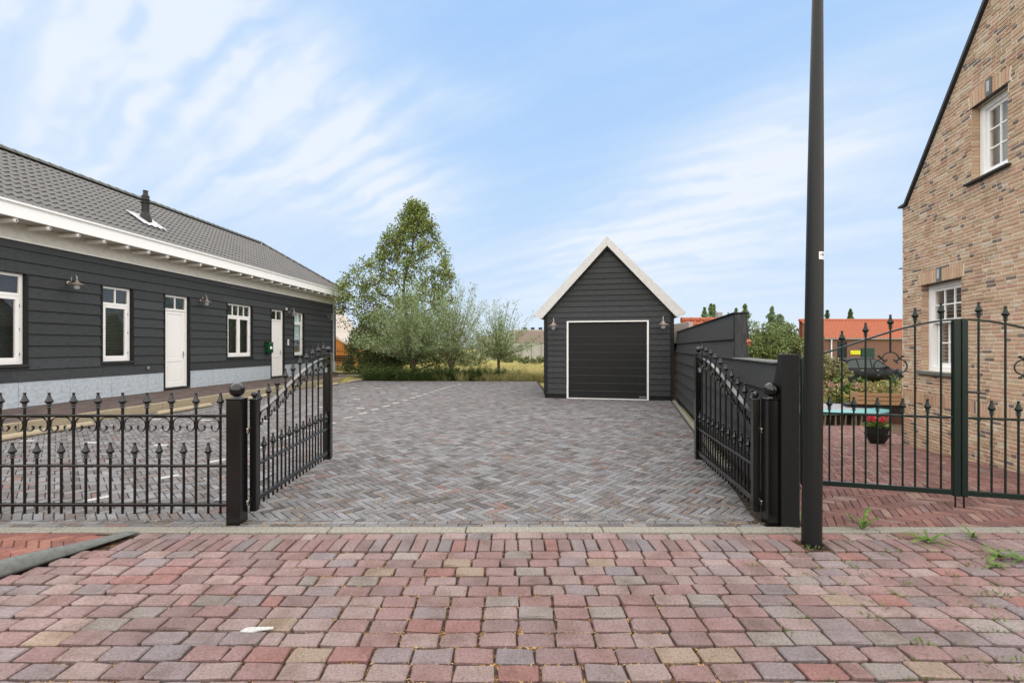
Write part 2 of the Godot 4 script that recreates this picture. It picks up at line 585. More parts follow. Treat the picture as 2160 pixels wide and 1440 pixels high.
func build_street() -> void:
	var st := setting("street")
	var bed := MB.new()
	bed.poly([V(-14, -0.028, 3.83), V(14, -0.028, 3.83), V(14, -0.028, -6.0), V(-14, -0.028, -6.0)], Vector3.UP)
	obj("joint_bed", bed, M.joint_street, st)
	var full := []
	var sold := []
	var half := []
	for i in 14:
		full.append(brick_mesh(0.194, 0.1065, 0.06, [0.006, 0.010, 0.015][i % 3], 0.005, 0.007))
	for i in 6:
		sold.append(brick_mesh(0.094, 0.200, 0.06, 0.009, 0.004, 0.006))
	for i in 4:
		half.append(brick_mesh(0.098, 0.1065, 0.06, 0.010, 0.004, 0.007))
	var w := [5.0, 3.6, 2.6, 3.4, 2.4, 1.4, 1.2, 0.35, 1.2]
	var rows := [[3.803, 3.700]]
	var list := []
	var list_s := []
	var list_h := []
	var d := 3.476
	while d > 0.9:
		rows.append([d, d - 0.1225])
		d -= 0.1225
	for ri in rows.size():
		var r: Array = rows[ri]
		var mid: float = (r[0] + r[1]) * 0.5
		var x := -5.2 + (0.105 if ri % 2 else 0.0) + rr(-0.02, 0.02)
		while x < 5.4:
			var short: bool = rng.randf() < 0.035
			var step := 0.108 if short else 0.2085
			var cx := x + step * 0.5
			x += step + rr(-0.002, 0.003)
			var lim := kerb_x(mid) + 0.105
			var squeeze := 1.0
			if cx - step * 0.5 < lim:
				var left := cx + step * 0.5 - lim
				if left < 0.04:
					continue
				squeeze = left / step
				cx = lim + left * 0.5
			if Vector2(cx - 2.385, mid - 3.62).length() < 0.12:
				continue
			var b := Basis.from_euler(Vector3(rr(-0.025, 0.025), rr(-0.02, 0.02), rr(-0.02, 0.02)))
			if rng.randf() < 0.5:
				b = b.rotated(Vector3.UP, PI)
			b = b.scaled_local(Vector3(squeeze, 1, 1))
			var sag := 0.006 * sin(cx * 1.7 + mid * 2.0) + rr(-0.005, 0.003)
			(list_h if short else list).append([Transform3D(b, V(cx, sag - 0.004, mid + rr(-0.003, 0.003))), pick(w)])
	var xs := -5.2
	while xs < 5.4:
		var cx := xs + 0.052
		xs += 0.1045 + rr(-0.001, 0.002)
		if cx - 0.05 < kerb_x(3.58) + 0.10 or Vector2(cx - 2.385, 0.03).length() < 0.13:
			continue
		var b := Basis.from_euler(Vector3(rr(-0.012, 0.012), rr(-0.02, 0.02) + (PI if rng.randf() < 0.5 else 0.0), rr(-0.012, 0.012)))
		list_s.append([Transform3D(b, V(cx, rr(-0.007, 0.0), 3.586 + rr(-0.004, 0.004))), pick(w)])
	lay(st, "brick", full, list, "street_brick", 235)
	lay(st, "brick", sold, list_s, "street_brick", 55)
	lay(st, "brick", half, list_h, "street_brick", 10)
	var band := setting("concrete_edging")
	var x := -7.35
	while x < 8.0:
		var m := MB.new()
		m.cbox(V(x + 0.003, -0.12, 3.812), V(x + 1.155, 0.004 + rr(-0.002, 0.002), 3.922), 0.007)
		obj("edging_stone", m, M.concrete, band)
		x += 1.16


func kerb_x(d: float) -> float:  # street edge of the rounded kerb on the left
	return -3.22 + (d - 3.79) * 0.42


func build_corner_walk() -> void:
	# rounded grey kerb that rises towards the street, with a red footway behind it
	var k := thing("rounded_kerb", "rounded grey concrete kerb curving out at left edge of brick street", "kerb", V(-3.3, 0, 3.75))
	var cuts := [3.80, 3.02, 2.10, 1.2]
	for s in 3:
		var rings := []
		var n := 7
		for i in n:
			var d: float = lerpf(cuts[s] - 0.004, cuts[s + 1] + 0.004, i / float(n - 1))
			var h := 0.016 + 0.085 * smoothstep(3.85, 3.05, d)
			var x0 := kerb_x(d) + 0.02
			var ring := []
			for p in [[0.135, -0.06], [0.134, 0.25], [0.124, 0.62], [0.104, 0.88], [0.074, 1.0], [0.042, 0.96], [0.02, 0.80], [0.012, -0.06]]:
				ring.append(V(x0 + p[0] - 0.06, maxf(p[1] * h, -0.05), d) - k.position)
			rings.append(ring)
		rings.reverse()
		var m := MB.new()
		m.ring_strip(rings)
		m.poly(rings[0], Vector3(0, 0, 1))
		m.poly(rings[-1], Vector3(0, 0, -1))
		obj("kerb_stone", m, M.kerb_grey, k)
	var w := setting("footway")
	var hgt := func(d: float) -> float: return -0.002 + 0.072 * smoothstep(3.85, 3.0, d)
	var bed := MB.new()
	for i in 6:
		var d0 := 3.81 - i * 0.45
		var d1 := d0 - 0.45
		bed.poly([V(-9, hgt.call(d0) - 0.014, d0), V(kerb_x(d0) - 0.04, hgt.call(d0) - 0.014, d0), V(kerb_x(d1) - 0.04, hgt.call(d1) - 0.014, d1), V(-9, hgt.call(d1) - 0.014, d1)], Vector3.UP)
	obj("joint_bed", bed, M.joint_street, w)
	var kinds := []
	for i in 6:
		kinds.append(brick_mesh(0.198, 0.064, 0.05, 0.006, 0.0015, 0.005))
	var list := []
	var x := -6.0
	while x < -3.2:
		if x + 0.1 < kerb_x(3.76) - 0.06:
			list.append([Transform3D(Basis(), V(x, hgt.call(3.765), 3.767)), pick([3, 2, 2])])
		x += 0.2045
	var limit := PackedVector2Array([Vector2(-6.2, 3.728), Vector2(kerb_x(3.728) - 0.075, 3.728), Vector2(kerb_x(2.2) - 0.075, 2.2), Vector2(-6.2, 2.2)])
	var cut := MB.new()
	for b in herringbone(0.0685, Vector2(-4.5, 3.0), 2.6, deg_to_rad(-45.0)):
		var st := inside(b, limit)
		var tone := pick([3, 2, 2])
		if st == 2:
			list.append([Transform3D(Basis(Vector3.UP, b[1]), V(b[0].x, hgt.call(b[0].y) + rr(-0.003, 0.001), b[0].y)), tone])
		elif st == 1:
			cut_brick(cut, b, limit, 0.198, 0.064, hgt.call(b[0].y) - 0.002, lin(M["walk_brick_%d" % tone].albedo_color))
	lay(w, "brick", kinds, list, "walk_brick", 120)
	tag(obj("cut_bricks", cut, M.tinted_brick, w), "", "", "", "stuff")


# herringbone of 3:1 bricks: list of [centre (x, ahead), turn about y]
func herringbone(w: float, mid: Vector2, reach: float, turn: float) -> Array:
	var out := []
	var n := int(reach * 1.5 / w)
	var cs := cos(turn)
	var sn := sin(turn)
	for k in range(-n, n + 1):
		for mm in range(int(floor((-n - k) / 6.0)) - 1, int(ceil((n - k) / 6.0)) + 1):
			for vert in 2:
				var c: Vector2
				if vert == 0:
					c = Vector2(k + 6 * mm + 1.5, k + 0.5) * w
				else:
					c = Vector2(k + 3 + 6 * mm + 0.5, k - 2 + 1.5) * w
				var p := Vector2(c.x * cs - c.y * sn, c.x * sn + c.y * cs)
				if p.length() < reach * 1.5:
					out.append([mid + p, turn + (PI * 0.5 if vert else 0.0)])
	return out


func corners(b: Array, l: float, w: float) -> PackedVector2Array:
	var e := Vector2(cos(b[1]), sin(b[1]))
	var f := Vector2(-e.y, e.x)
	return PackedVector2Array([b[0] + e * l * 0.5 + f * w * 0.5, b[0] - e * l * 0.5 + f * w * 0.5, b[0] - e * l * 0.5 - f * w * 0.5, b[0] + e * l * 0.5 - f * w * 0.5])


func inside(b: Array, region: PackedVector2Array) -> int:  # 0 outside, 1 across the edge, 2 inside
	var k := 0
	for p in corners(b, 0.196, 0.062):
		if Geometry2D.is_point_in_polygon(p, region):
			k += 1
	return 2 if k == 4 else (1 if k else 0)


func cut_brick(mb: MB, b: Array, region: PackedVector2Array, l: float, w: float, top: float, col: Color) -> void:
	for p in Geometry2D.intersect_polygons(corners(b, l, w), region):
		if p.size() < 3:
			continue
		mb.col = col * rr(0.9, 1.1)
		var up := []
		var cen := Vector2.ZERO
		for q in p:
			up.append(V(q.x, top, q.y))
			cen += q / p.size()
		mb.poly(up, Vector3.UP)
		for i in p.size():
			var a: Vector2 = p[i]
			var c: Vector2 = p[(i + 1) % p.size()]
			var o := (a + c) * 0.5 - cen
			mb.poly([V(a.x, top, a.y), V(c.x, top, c.y), V(c.x, top - 0.05, c.y), V(a.x, top - 0.05, a.y)], Vector3(o.x, 0, -o.y))


func fence_x(d: float) -> float:
	return 1.208 + 0.263 * d


func terrace_x(d: float) -> float:
	return -8.74 + 0.1 * (d - 9.53)


func build_driveway() -> void:
	var st := setting("driveway")
	var bed := MB.new()
	bed.poly([V(-11.5, -0.014, 3.92), V(fence_x(3.92) + 0.1, -0.014, 3.92), V(fence_x(13.4) + 0.1, -0.014, 13.4), V(1.2, -0.014, 13.4), V(1.2, -0.014, 20.7), V(-7.0, -0.014, 21.0), V(-11.5, -0.014, 8.0)], Vector3.UP)
	obj("joint_bed", bed, M.joint_drive, st)
	var kinds := []
	for i in 10:
		kinds.append(brick_mesh(0.198, 0.0600, 0.05, 0.005, 0.0016, 0.004))
	var list := []
	var w := [4.0, 3.5, 2.2, 2.0, 1.6, 0.7, 0.32]
	for row in 2:
		var x := -10.0 + row * 0.1
		while x < 2.15:
			list.append([Transform3D(Basis.from_euler(Vector3(rr(-0.01, 0.01), rr(-0.008, 0.008), rr(-0.008, 0.008))), V(x, rr(-0.004, 0.002), 3.962 + row * 0.0685)), pick(w)])
			x += 0.205
	var reg := PackedVector2Array([Vector2(-10.6, 4.067), Vector2(fence_x(4.067) - 0.1, 4.067), Vector2(fence_x(12.9) - 0.08, 12.9), Vector2(4.6, 13.3), Vector2(1.1, 14.0), Vector2(1.1, 20.65), Vector2(-7.25, 20.9), Vector2(terrace_x(8.5) + 0.03, 8.5), Vector2(-8.86, 7.6), Vector2(-10.6, 7.4)])
	var cut := MB.new()
	for b in herringbone(0.0685, Vector2(-3.2, 11.5), 9.6, deg_to_rad(-45.0)):
		var p: Vector2 = b[0]
		if absf(p.x) > 1.3 * p.y + 1.0:
			continue
		var s := inside(b, reg)
		if s == 0:
			continue
		var tone := pick(w)
		var y := 0.004 * sin(p.x * 2.1) * cos(p.y * 1.6) + rr(-0.003, 0.002)
		if s == 2:
			var bs := Basis.from_euler(Vector3(rr(-0.01, 0.01), b[1] + rr(-0.008, 0.008), rr(-0.01, 0.01)))
			list.append([Transform3D(bs, V(p.x, y, p.y)), tone])
		else:
			cut_brick(cut, b, reg, 0.199, 0.0625, y, lin(M["drive_brick_%d" % tone].albedo_color))
	lay(st, "brick", kinds, list, "drive_brick", 300)
	tag(obj("cut_bricks", cut, M.tinted_brick, st), "", "", "", "stuff")
	# white marker pavers of the parking bays
	var wm := brick_mesh(0.205, 0.07, 0.05, 0.004, 0.001, 0.003)
	var line := [[-4.24, 4.65], [-4.1, 5.43], [-4.02, 6.2], [-3.93, 6.97], [-3.86, 7.74], [-3.78, 8.5], [-3.68, 9.25], [-3.59, 10.0], [-3.5, 10.65], [-3.41, 11.31], [-3.31, 11.98], [-3.22, 12.63], [-3.13, 13.26], [-3.04, 13.87], [-2.95, 14.47], [-2.86, 15.07], [-2.78, 15.66], [-2.70, 16.23], [-2.61, 16.79], [-2.54, 17.33], [-2.45, 17.83], [-2.34, 18.35], [-2.2, 18.95]]
	for p in line:
		var o := obj("marker_paver", wm, M.white_paver, st)
		o.position = V(p[0], 0.008, p[1])
		o.rotation.y = deg_to_rad(52.0)
	for p in [[-8.01, 7.52], [-6.83, 7.38], [-5.55, 7.19], [-6.5, 9.66], [-7.65, 9.76], [-5.2, 9.55], [-3.84, 11.52], [-4.62, 13.55], [-5.38, 15.48], [-6.03, 17.27], [-3.55, 13.41], [-4.37, 15.42], [-5.05, 17.13], [-3.28, 15.24], [-4.04, 17.05], [-4.9, 11.7], [-6.0, 11.8], [-7.1, 11.9]]:
		var o := obj("marker_paver", wm, M.white_paver, st)
		o.position = V(p[0], 0.008, p[1])
		o.rotation.y = deg_to_rad(3.0)
	# drain grate by the left gate leaf
	var g := thing("drain_grate", "dark slotted drain grating set in driveway behind left gate leaf", "grate", V(-2.95, 0.006, 5.05), deg_to_rad(94.0))
	var gm := MB.new()
	gm.cbox(Vector3(-0.5, 0.0, -0.075), Vector3(0.5, 0.014, -0.058), 0.002)
	gm.cbox(Vector3(-0.5, 0.0, 0.058), Vector3(0.5, 0.014, 0.075), 0.002)
	obj("frame", gm, M.zinc, g)
	for i in 16:
		var s := MB.new()
		s.box(Vector3(-0.49 + i * 0.0625, 0.001, -0.058), Vector3(-0.455 + i * 0.0625, 0.012, 0.058))
		obj("grate_bar", s, M.zinc, g)


func build_terrace() -> void:
	var st := setting("terrace")
	var T_ := 0.18
	var top := MB.new()
	var e := func(d: float) -> float: return terrace_x(d)
	top.slab(PackedVector2Array([Vector2(e.call(3.9) - 0.1, 3.9), Vector2(e.call(22.4) - 0.06, 22.4), Vector2(-11.2, 27.0), Vector2(-12.6, 27.0), Vector2(-12.6, 3.9)]), 0, 0.3)
	var tm := obj("paving_bed", top, M.joint_drive, st)
	tm.transform = Transform3D(Basis(Vector3(1, 0, 0), Vector3(0, 0, -1), Vector3(0, 1, 0)), Vector3(0, T_ - 0.312, 0))
	var kinds := []
	for i in 4:
		kinds.append(brick_mesh(0.199, 0.0655, 0.05, 0.004, 0.001, 0.004))
	var xf := []
	var cc := []
	var tones := [Color(0.41, 0.35, 0.33), Color(0.44, 0.38, 0.355), Color(0.38, 0.335, 0.32), Color(0.46, 0.41, 0.38)]
	var row := 0
	var u := 0.05
	var dir := Vector2(0.0712, 0.9975)
	var nrm := Vector2(0.9975, -0.0712)
	while u < 3.6:
		var s := -4.5 + (0.1 if row % 2 else 0.0)
		while s < 15.5:
			var p := Vector2(-11.26, 10.0) + dir * s + nrm * u
			if p.x < e.call(p.y) - 0.16 and p.y < 22.2:
				xf.append(Transform3D(Basis(Vector3.UP, deg_to_rad(85.9)), V(p.x, T_ + rr(-0.003, 0.001), p.y)))
				cc.append(lin(tones[rng.randi() % 4]) * rr(0.9, 1.1))
			s += 0.2045
		u += 0.0695
		row += 1
	many("distant_bricks", kinds[0], M.tinted_brick, st, xf, cc)
	var d := 4.2
	while d < 22.3:
		var d1 := minf(d + 0.995, 22.55)
		var m := MB.new()
		var a := Vector2(e.call(d), d)
		var b := Vector2(e.call(d1), d1)
		var len := (b - a).length()
		m.cbox(Vector3(0, -0.2, -0.1), Vector3(len - 0.006, T_ + 0.012, 0.0), 0.008)
		var o := obj("retaining_block", m, M.concrete_yellow, st)
		o.position = V(a.x, rr(-0.004, 0.004), a.y)
		o.rotation.y = atan2(b.y - a.y, b.x - a.x)
		d = d1 + 0.002
	# end return
	var q := MB.new()
	q.cbox(V(-8.6, -0.25, 22.45), V(e.call(22.55) - 0.1, T_ + 0.012, 22.6), 0.008)
	obj("retaining_block", q, M.concrete_yellow, st)
	# parking stops
	var spots := [[-8.62, 8.2, "longest"], [-8.24, 11.15, ""], [-8.0, 13.6, ""], [-7.55, 18.0, ""], [-7.3, 20.6, ""]]
	var words := ["rounded concrete parking stop nearest the street, before the terrace edge", "second rounded concrete parking stop along the terrace edge", "third rounded concrete parking stop along the terrace edge", "fourth rounded concrete parking stop, near the far end of terrace", "farthest rounded concrete parking stop beside end of terrace"]
	for i in spots.size():
		var sp: Array = spots[i]
		var p := thing("parking_stop", words[i], "parking stop", V(sp[0] + 0.25, 0, sp[1]), deg_to_rad(84.0), "parking stops along the terrace")
		var m := MB.new()
		var rings := []
		for x in [-0.8, -0.74, -0.4, 0.0, 0.4, 0.74, 0.8]:
			var s: float = 0.55 if absf(x) > 0.78 else 1.0
			var ring := []
			for c in [[0.09, 0.0], [0.085, 0.05], [0.05, 0.09], [0.0, 0.1], [-0.05, 0.09], [-0.085, 0.05], [-0.09, 0.0]]:
				ring.append(Vector3(x, c[1] * s, -c[0] * s))
			rings.append(ring)
		m.ring_strip(rings)
		m.poly(rings[0], Vector3(-1, 0, 0))
		m.poly(rings[-1], Vector3(1, 0, 0))
		obj("stop_block", m, M.concrete_yellow, p)


func yard_y(d: float) -> float:
	return 0.0 if d < 5.2 else -0.075 * (d - 5.2)


func build_yard() -> void:
	var st := setting("yard_paving")
	var bed := MB.new()
	for seg in [[3.92, 5.2], [5.2, 12.6]]:
		bed.poly([V(fence_x(seg[0]) + 0.12, yard_y(seg[0]) - 0.014, seg[0]), V(16.0, yard_y(seg[0]) - 0.014, seg[0]), V(16.0, yard_y(seg[1]) - 0.014, seg[1]), V(fence_x(seg[1]) + 0.12, yard_y(seg[1]) - 0.014, seg[1])], Vector3.UP)
	obj("joint_bed", bed, M.joint_street, st)
	var kinds := []
	for i in 8:
		kinds.append(brick_mesh(0.199, 0.0635, 0.05, 0.005, 0.0013, 0.0045))
	var list := []
	var reg := PackedVector2Array([Vector2(fence_x(3.935) + 0.2, 3.935), Vector2(9.0, 3.935), Vector2(9.0, 6.0), Vector2(7.3, 8.5), Vector2(10.5, 12.0), Vector2(fence_x(12.0) + 0.25, 12.0)])
	var cut := MB.new()
	for b in herringbone(0.0685, Vector2(6.4, 8.0), 6.4, deg_to_rad(-29.0)):
		var p: Vector2 = b[0]
		if p.x > 1.3 * p.y + 0.8 or p.x > 7.6 + 0.5 * maxf(p.y - 8.3, 0.0):
			continue
		var s := inside(b, reg)
		if s == 0:
			continue
		var tone := pick([4, 3, 3, 1, 1.6])
		var bs := Basis(Vector3.UP, b[1] + rr(-0.008, 0.008))
		if p.y > 5.2:
			bs = Basis(Vector3.RIGHT, -0.075) * bs
		if s == 2:
			list.append([Transform3D(bs, V(p.x, yard_y(p.y) + rr(-0.003, 0.002), p.y)), tone])
		else:
			cut_brick(cut, b, reg, 0.199, 0.0635, yard_y(p.y) - 0.001, lin(M["yard_brick_%d" % tone].albedo_color))
	lay(st, "brick", kinds, list, "yard_brick", 300)
	tag(obj("cut_bricks", cut, M.tinted_brick, st), "", "", "", "stuff")


func ground_y(x: float, d: float) -> float:
	var y := -0.09
	if x > fence_x(d) + 0.1 and d < 16.0 and d > 3.8:
		y = yard_y(minf(d, 12.0)) - 0.07
	var far := -0.09 - 0.72 * smoothstep(21.0, 25.0, d)
	if x > 3.0:
		far = lerpf(yard_y(12.0) - 0.07, -0.82, smoothstep(12.0, 26.0, d))
	if d > 12.0 and (x > 3.0 or d > 20.5):
		y = far
	if x < -7.5 and d > 20.0 and d < 60.0:
		y = lerpf(0.16, -0.8, smoothstep(26.0, 40.0, d))
	return y


func build_ground() -> void:
	var ds := [-40.0, -6.0, 0.0, 3.7, 3.95, 5.2, 8.0, 10.0, 12.0, 14.0, 16.0, 18.0, 20.0, 20.8, 21.5, 22.5, 23.5, 25.0, 28.0, 32.0, 36.0, 40.0, 50.0, 60.0, 80.0, 120.0, 200.0, 400.0, 800.0]
	var xs := [-800.0, -300.0, -120.0, -60.0, -30.0, -20.0, -14.0, -11.0, -9.0, -7.6, -7.2, -5.0, -3.0, -1.0, 1.0, 2.4, 3.2, 4.2, 5.0, 6.0, 8.0, 12.0, 16.0, 20.0, 30.0, 60.0, 120.0, 300.0, 800.0]
	var m := MB.new()
	var rings := []
	for d in ds:
		var ring := []
		for x in xs:
			ring.append(V(x, ground_y(x, d), d))
		rings.append(ring)
	m.ring_strip(rings, false)
	var o := obj("ground", m, M.field, self)
	o.set_meta("kind", "structure")


# ------------------------------------------------------------------ timber buildings (local frame: x along the wall, y up, z outwards)
# lapped weatherboard from x0 to x1, y0 to y1
func board(x0: float, x1: float, y0: float, y1: float, z := 0.0, proud := 0.034, thin := 0.012, slope0 := 0.0, slope1 := 0.0) -> MB:
	# slope0/1: how far the top ends draw in (gables)
	var m := MB.new()
	var a0 := Vector3(x0, y0, z)
	var a1 := Vector3(x1, y0, z)
	var b0 := Vector3(x0, y0, z + proud)
	var b1 := Vector3(x1, y0, z + proud)
	var e := minf(0.006, (y1 - y0) * 0.3)
	var c0 := Vector3(x0, y0 + e, z + proud + 0.001)
	var c1 := Vector3(x1, y0 + e, z + proud + 0.001)
	var t0 := Vector3(x0 + slope0, y1, z + thin)
	var t1 := Vector3(x1 - slope1, y1, z + thin)
	var k0 := Vector3(x0 + slope0, y1, z)
	var k1 := Vector3(x1 - slope1, y1, z)
	m.poly([a0, a1, b1, b0], Vector3.DOWN)
	m.poly([b0, b1, c1, c0], Vector3(0, -0.2, 1))
	m.poly([c0, c1, t1, t0], Vector3(0, 0, 1))
	m.poly([t0, t1, k1, k0], Vector3.UP)
	m.poly([a0, b0, c0, t0, k0], Vector3.LEFT)
	m.poly([a1, b1, c1, t1, k1], Vector3.RIGHT)
	return m


# boards of a wall with openings [x0, x1, y0, y1]; butt joints at random
func clad(parent: Node, x0: float, x1: float, y0: float, top: float, pitch: float, holes: Array, mats: String, span := 4.2) -> void:
	var y := y0
	while y < top - 0.02:
		var yt := minf(y + pitch, top)
		var cuts := [[x0, x1]]
		var extra := []
		for h in holes:
			if h[3] <= y + 0.01 or h[2] >= yt - 0.01:
				continue
			var nx := []
			for c in cuts:
				if h[1] <= c[0] or h[0] >= c[1]:
					nx.append(c)
					continue
				if h[0] - c[0] > 0.02: nx.append([c[0], h[0]])
				if c[1] - h[1] > 0.02: nx.append([h[1], c[1]])
			cuts = nx
			if h[2] - y > 0.025: extra.append([h[0], h[1], y, h[2]])
			if yt - h[3] > 0.025: extra.append([h[0], h[1], h[3], yt])
		for c in cuts:
			var a: float = c[0]
			while a < c[1] - 0.01:
				var b: float = a + span * rr(0.7, 1.15)
				if c[1] - b < 0.9:
					b = c[1]
				var gap := 0.003 if b < c[1] else 0.0
				var w := rr(-0.003, 0.003)
				obj("board", board(a + 0.001, b - gap, y + w, yt + 0.004, 0.0, 0.042 + w * 0.6), M["%s_%d" % [mats, rng.randi() % 4]], parent)
				a = b
		for q in extra:
			obj("board", board(q[0] + 0.001, q[1] - 0.001, q[2], q[3]), M[mats + "_0"], parent)
		y += pitch


# window as a part of a house: opening x0..x1, y0..y1; frame face at z = -0.055
func timber_window(parent: Node, x0: float, x1: float, y0: float, y1: float, cols: int, sashes: int, dress: String) -> void:
	var fr := MB.new()
	var z0 := -0.10
	var z1 := -0.045
	var w := 0.07
	var tr := y0 + (y1 - y0) * 0.765  # transom
	fr.cbox(Vector3(x0, y0, z0), Vector3(x0 + w, y1, z1), 0.005)
	fr.cbox(Vector3(x1 - w, y0, z0), Vector3(x1, y1, z1), 0.005)
	fr.cbox(Vector3(x0 + w, y1 - w, z0), Vector3(x1 - w, y1, z1), 0.005)
	fr.cbox(Vector3(x0 + w, y0, z0), Vector3(x1 - w, y0 + 0.05, z1 + 0.012), 0.005)
	fr.cbox(Vector3(x0 + w, tr - 0.035, z0), Vector3(x1 - w, tr + 0.035, z1 + 0.01), 0.005)
	var win := obj("window", fr, M.white_paint, parent)
	# transom lights
	var tx0 := x0 + w
	var tx1 := x1 - w
	for i in range(1, cols):
		var g := MB.new()
		var cx := lerpf(tx0, tx1, i / float(cols))
		g.cbox(Vector3(cx - 0.016, tr + 0.035, z0 + 0.01), Vector3(cx + 0.016, y1 - w, z1 - 0.004), 0.003)
		obj("glazing_bar", g, M.white_paint, win)
	for i in cols:
		var p := MB.new()
		var a := lerpf(tx0, tx1, i / float(cols)) + (0.016 if i else 0.0)
		var b := lerpf(tx0, tx1, (i + 1) / float(cols)) - (0.016 if i < cols - 1 else 0.0)
		p.box(Vector3(a, tr + 0.035, z0 + 0.02), Vector3(b, y1 - w, z0 + 0.026))
		obj("pane", p, M.glass, win)
	# sashes
	for s in sashes:
		var a := lerpf(tx0, tx1, s / float(sashes))
		var b := lerpf(tx0, tx1, (s + 1) / float(sashes))
		var yb := y0 + 0.05
		var yt := tr - 0.035
		var sm := MB.new()
		var sw := 0.078
		var zs := z1 + 0.008
		sm.cbox(Vector3(a + 0.003, yb + 0.003, z0 + 0.005), Vector3(a + sw, yt - 0.003, zs), 0.005)
		sm.cbox(Vector3(b - sw, yb + 0.003, z0 + 0.005), Vector3(b - 0.003, yt - 0.003, zs), 0.005)
		sm.cbox(Vector3(a + sw, yb + 0.003, z0 + 0.005), Vector3(b - sw, yb + sw + 0.02, zs), 0.005)
		sm.cbox(Vector3(a + sw, yt - sw, z0 + 0.005), Vector3(b - sw, yt - 0.003, zs), 0.005)
		obj("sash", sm, M.white_paint, win)
		var p := MB.new()
		p.box(Vector3(a + sw, yb + sw + 0.02, z0 + 0.02), Vector3(b - sw, yt - sw, z0 + 0.026))
		obj("pane", p, M.glass, win)
		for hy in [0.12, 0.5, 0.86]:
			var hm := MB.new()
			var yy: float = lerpf(yb, yt, hy)
			if s == sashes - 1:
				hm.cbox(Vector3(b - 0.012, yy - 0.035, zs), Vector3(b + 0.006, yy + 0.035, zs + 0.01), 0.002)
				obj("hinge", hm, M.zinc, win)
	# sill and dark lining boards
	var sl := MB.new()
	sl.cbox(Vector3(x0 - 0.06, y0 - 0.075, -0.1), Vector3(x1 + 0.07, y0 - 0.002, 0.065), 0.008)
	obj("sill", sl, M.dark_slate, win)
	for c in [[x0 - 0.05, x0 - 0.001], [x1 + 0.001, x1 + 0.05]]:
		var cm := MB.new()
		cm.cbox(Vector3(c[0], y0, -0.12), Vector3(c[1], y1 + 0.012, 0.045), 0.003)
		obj("lining_board", cm, M.black_trim, win)
	var hd := MB.new()
	hd.cbox(Vector3(x0 - 0.001, y1 + 0.001, -0.12), Vector3(x1 + 0.001, y1 + 0.012, 0.04), 0.003)
	obj("lining_board", hd, M.black_trim, win)
	# blind behind the glass
	if dress == "venetian":
		var bl := MB.new()
		var y := y0 + 0.1
		while y < y1 - 0.15:
			bl.t = Transform3D(Basis(Vector3.RIGHT, 0.95), Vector3(0, y, -0.17))
			bl.box(Vector3(x0 + 0.03, -0.0015, -0.022), Vector3(x1 - 0.03, 0.0015, 0.022))
			y += 0.042
		obj("blind", bl, M.blind_dark, win)
	elif dress == "shade":
		var bl := MB.new()
		bl.box(Vector3(x0 + 0.05, y0 + (y1 - y0) * 0.36, -0.16), Vector3(x1 - 0.05, y1 - 0.04, -0.155))
		obj("roller_blind", bl, M.shade_mint, win)


